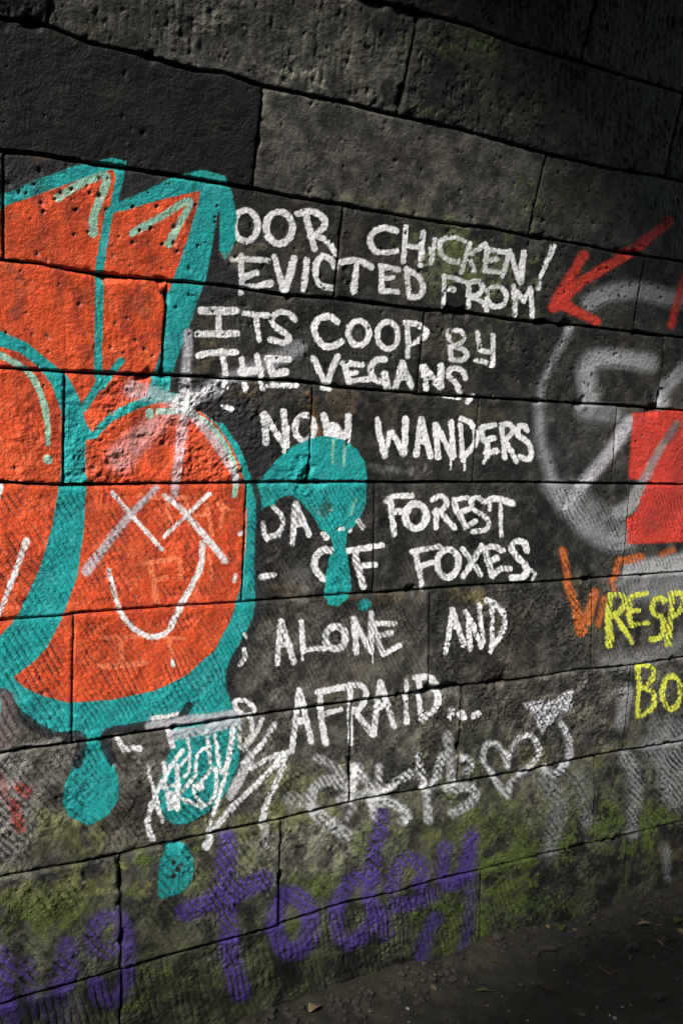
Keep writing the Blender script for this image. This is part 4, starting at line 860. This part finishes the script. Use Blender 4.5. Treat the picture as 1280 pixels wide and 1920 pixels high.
def leaf(x, y, L, wd, mat, label, seed, rz=None, tilt=.25):
    r = random.Random(seed); bm = bmesh.new(); n = 8; rows = []
    for i in range(n+1):
        t = i/n; hw = wd*.5*math.sin(math.pi*min(1, t*.92+.04))**.8*(1+.18*r.uniform(-1, 1)); zz = L*.25*math.sin(t*2.6)*tilt*2
        rows.append([bm.verts.new(((t-.5)*L, s*hw, zz+abs(s)*hw*.45*(1 if s else 0)+r.uniform(-.0006, .0006))) for s in (-1, -.5, 0, .5, 1)])
    for a, b in zip(rows, rows[1:]):
        for j in range(4): bm.faces.new((a[j], a[j+1], b[j+1], b[j]))
    # stalk
    p = [Vector((-.5*L-L*.4*k/3, .02*L*k, 0.002*k)) for k in range(4)]
    pr = None
    for c in p:
        rg = [bm.verts.new(c+Vector((0, math.cos(a)*.0007, math.sin(a)*.0007))) for a in (0, 2.1, 4.2)]
        if pr:
            for j in range(3): bm.faces.new((pr[j], pr[(j+1) % 3], rg[(j+1) % 3], rg[j]))
        pr = rg
    bmesh.ops.recalc_face_normals(bm, faces=bm.faces)
    me = bpy.data.meshes.new('leaf'); bm.to_mesh(me); bm.free(); me.materials.append(mat)
    for q in me.polygons: q.use_smooth = True
    o = link('leaf', me); sol = o.modifiers.new('thick', 'SOLIDIFY'); sol.thickness = .0006
    o.location = (x, y, gz(x, y)+.004); o.rotation_euler = (r.uniform(-.2, .2), r.uniform(-.15, .15), r.uniform(0, 6) if rz is None else rz); o['label'] = label; o['category'] = 'leaf'; o['group'] = 'fallen leaves on the soil'
    return o
items = [
 ('s',1184,1764,.022,.018,.020,M_PEB,'dark angular stone below the two pale leaves at right'),
 ('s',1025,1785,.036,.022,.016,M_PEB,'widest flat dark stone on the soil near the wall foot'),
 ('s',932,1790,.022,.018,.015,M_PEB,'dark stone beside the brown leaf at the foot of the wall'),
 ('s',1130,1745,.028,.014,.012,M_PEB,'low dark stone lying just off the wall foot'),
 ('s',1237,1865,.016,.016,.018,M_PEB,'lone dark upright stone low at the right edge'),
 ('s',825,1837,.016,.012,.010,M_PEB,'grey stone with purple dust under the purple lettering'),
 ('s',1065,1831,.006,.005,.004,M_PEB2,'tiny yellow pebble in the middle of the soil'),
 ('s',1120,1874,.009,.006,.005,M_PEB2,'small tan pebble near the bottom of the picture'),
 ('s',1153,1897,.007,.005,.006,M_PEBW,'bright white chip near the bottom right'),
 ('s',1168,1869,.005,.004,.004,M_PEBW,'small white grain left of the lone upright stone'),
 ('s',814,1841,.006,.005,.005,M_PEB2,'yellow bit beside the purple dusted stone'),
 ('s',1100,1815,.005,.005,.005,M_PEB2,'tan grain left of the twig'),
 ('s',914,1873,.005,.004,.004,M_PEB2,'pale grain on the soil under the green leaf'),
 ('s',954,1875,.005,.005,.004,M_PEB2,'ochre grain on the soil at lower middle'),
 ('l',1212,1732,.070,.020,M_L1,'long pale curled leaf with a stalk at right'),
 ('l',1235,1756,.042,.016,M_L1,'short straw leaf below the long pale one'),
 ('l',1277,1739,.040,.020,M_L1,'straw leaf cut by the right edge'),
 ('l',1271,1722,.050,.028,M_L3,'dull green leaf at the right edge'),
 ('l',1246,1750,.045,.022,M_L2,'dark brown leaf among the straw leaves'),
 ('l',1182,1782,.024,.012,M_L3,'yellow green leaf scrap below the angular stone'),
 ('l',927,1812,.024,.010,M_L3,'thin green leaf scrap near the wall foot'),
 ('l',907,1850,.040,.018,M_L3,'dull green leaf lower down below the purple tail'),
 ('l',1050,1757,.050,.030,M_L3,'broad mossy leaf flat against the wall foot'),
 ('l',1017,1842,.060,.020,M_L2,'brown curled leaf in the middle of the soil'),
 ('l',902,1785,.034,.018,M_L2,'reddish brown leaf at the wall foot'),
 ('l',588,1908,.055,.032,M_L1,'yellow leaf at the bottom edge of the picture'),
 ('l',1105,1742,.030,.016,M_L3,'small olive leaf beside the low dark stone')]
for k, it in enumerate(items):
    x, y = ground_pt(it[1], it[2]-0, .02)
    if y > -.03: y = -.03
    if it[0] == 's': stone(x, y, *it[3:6], it[6], it[7], k)
    else: leaf(x, y, it[3], it[4], it[5], it[6], k)
def twig(px, py, L, label, seed, rz):
    x, y = ground_pt(px, py, .01); r = random.Random(seed); bm = bmesh.new(); pr = None
    for k in range(7):
        t = k/6; c = Vector(((t-.5)*L, math.sin(t*3)*L*.06+r.uniform(-.001, .001), .004+.003*t)); rad = .0022*(1-.5*t)
        rg = [bm.verts.new(c+Vector((0, math.cos(a)*rad, math.sin(a)*rad))) for a in np.linspace(0, 2*math.pi, 6, endpoint=False)]
        if pr:
            for j in range(6): bm.faces.new((pr[j], pr[(j+1) % 6], rg[(j+1) % 6], rg[j]))
        else: bm.faces.new(rg)
        pr = rg
    bm.faces.new(pr[::-1])
    me = bpy.data.meshes.new('twig'); bm.to_mesh(me); bm.free(); me.materials.append(M_TW)
    o = link('twig', me); o.location = (x, y, gz(x, y)); o.rotation_euler = (0, 0, rz); o['label'] = label; o['category'] = 'twig'; o['group'] = 'twigs on the soil'
twig(1135, 1810, .06, 'short orange brown twig lying on the soil', 1, 1.5)
twig(1090, 1800, .05, 'thin dark twig near the widest stone', 2, .4)
# loose grit: nobody could count it
def grit():
    bm = bmesh.new(); r = random.Random(8)
    bmesh.ops.create_icosphere(bm, subdivisions=1, radius=1); base = [v.co.copy() for v in bm.verts]; fc = [tuple(v.index for v in f.verts) for f in bm.faces]; bm.free()
    co, f, mi = [], [], []
    for k in range(9000):
        x = r.uniform(1.0, 4.4); y = -abs(r.gauss(0, .5)) - .02 if r.random() < .7 else r.uniform(-1.6, -.02)
        if y < -1.6: continue
        s = r.choice((.0014, .0018, .0025, .0032, .0055))*r.uniform(.7, 1.4) if y < -.14 else (.0015+.013*r.random()**3)
        z = gz(x, y); n = len(co); q = [r.uniform(.6, 1.3) for _ in range(3)]
        for b in base: co.append((x+b.x*s*q[0]*r.uniform(.85, 1.1), y+b.y*s*q[1], z+b.z*s*.7*q[2]+s*.3))
        f += [tuple(i+n for i in t) for t in fc]; mm = 0 if r.random() < .965 else (1 if r.random() < .8 else 2); mi += [mm]*len(fc)
    me = make_mesh('grit', co, f, None, M_PEB, smooth=False); me.materials.append(M_PEB2); me.materials.append(M_PEBW)
    me.polygons.foreach_set('material_index', np.array(mi, np.int32))
    o = link('grit', me); o['kind'] = 'stuff'; o['label'] = 'loose grit scattered on the damp soil'; o['category'] = 'grit'
grit()
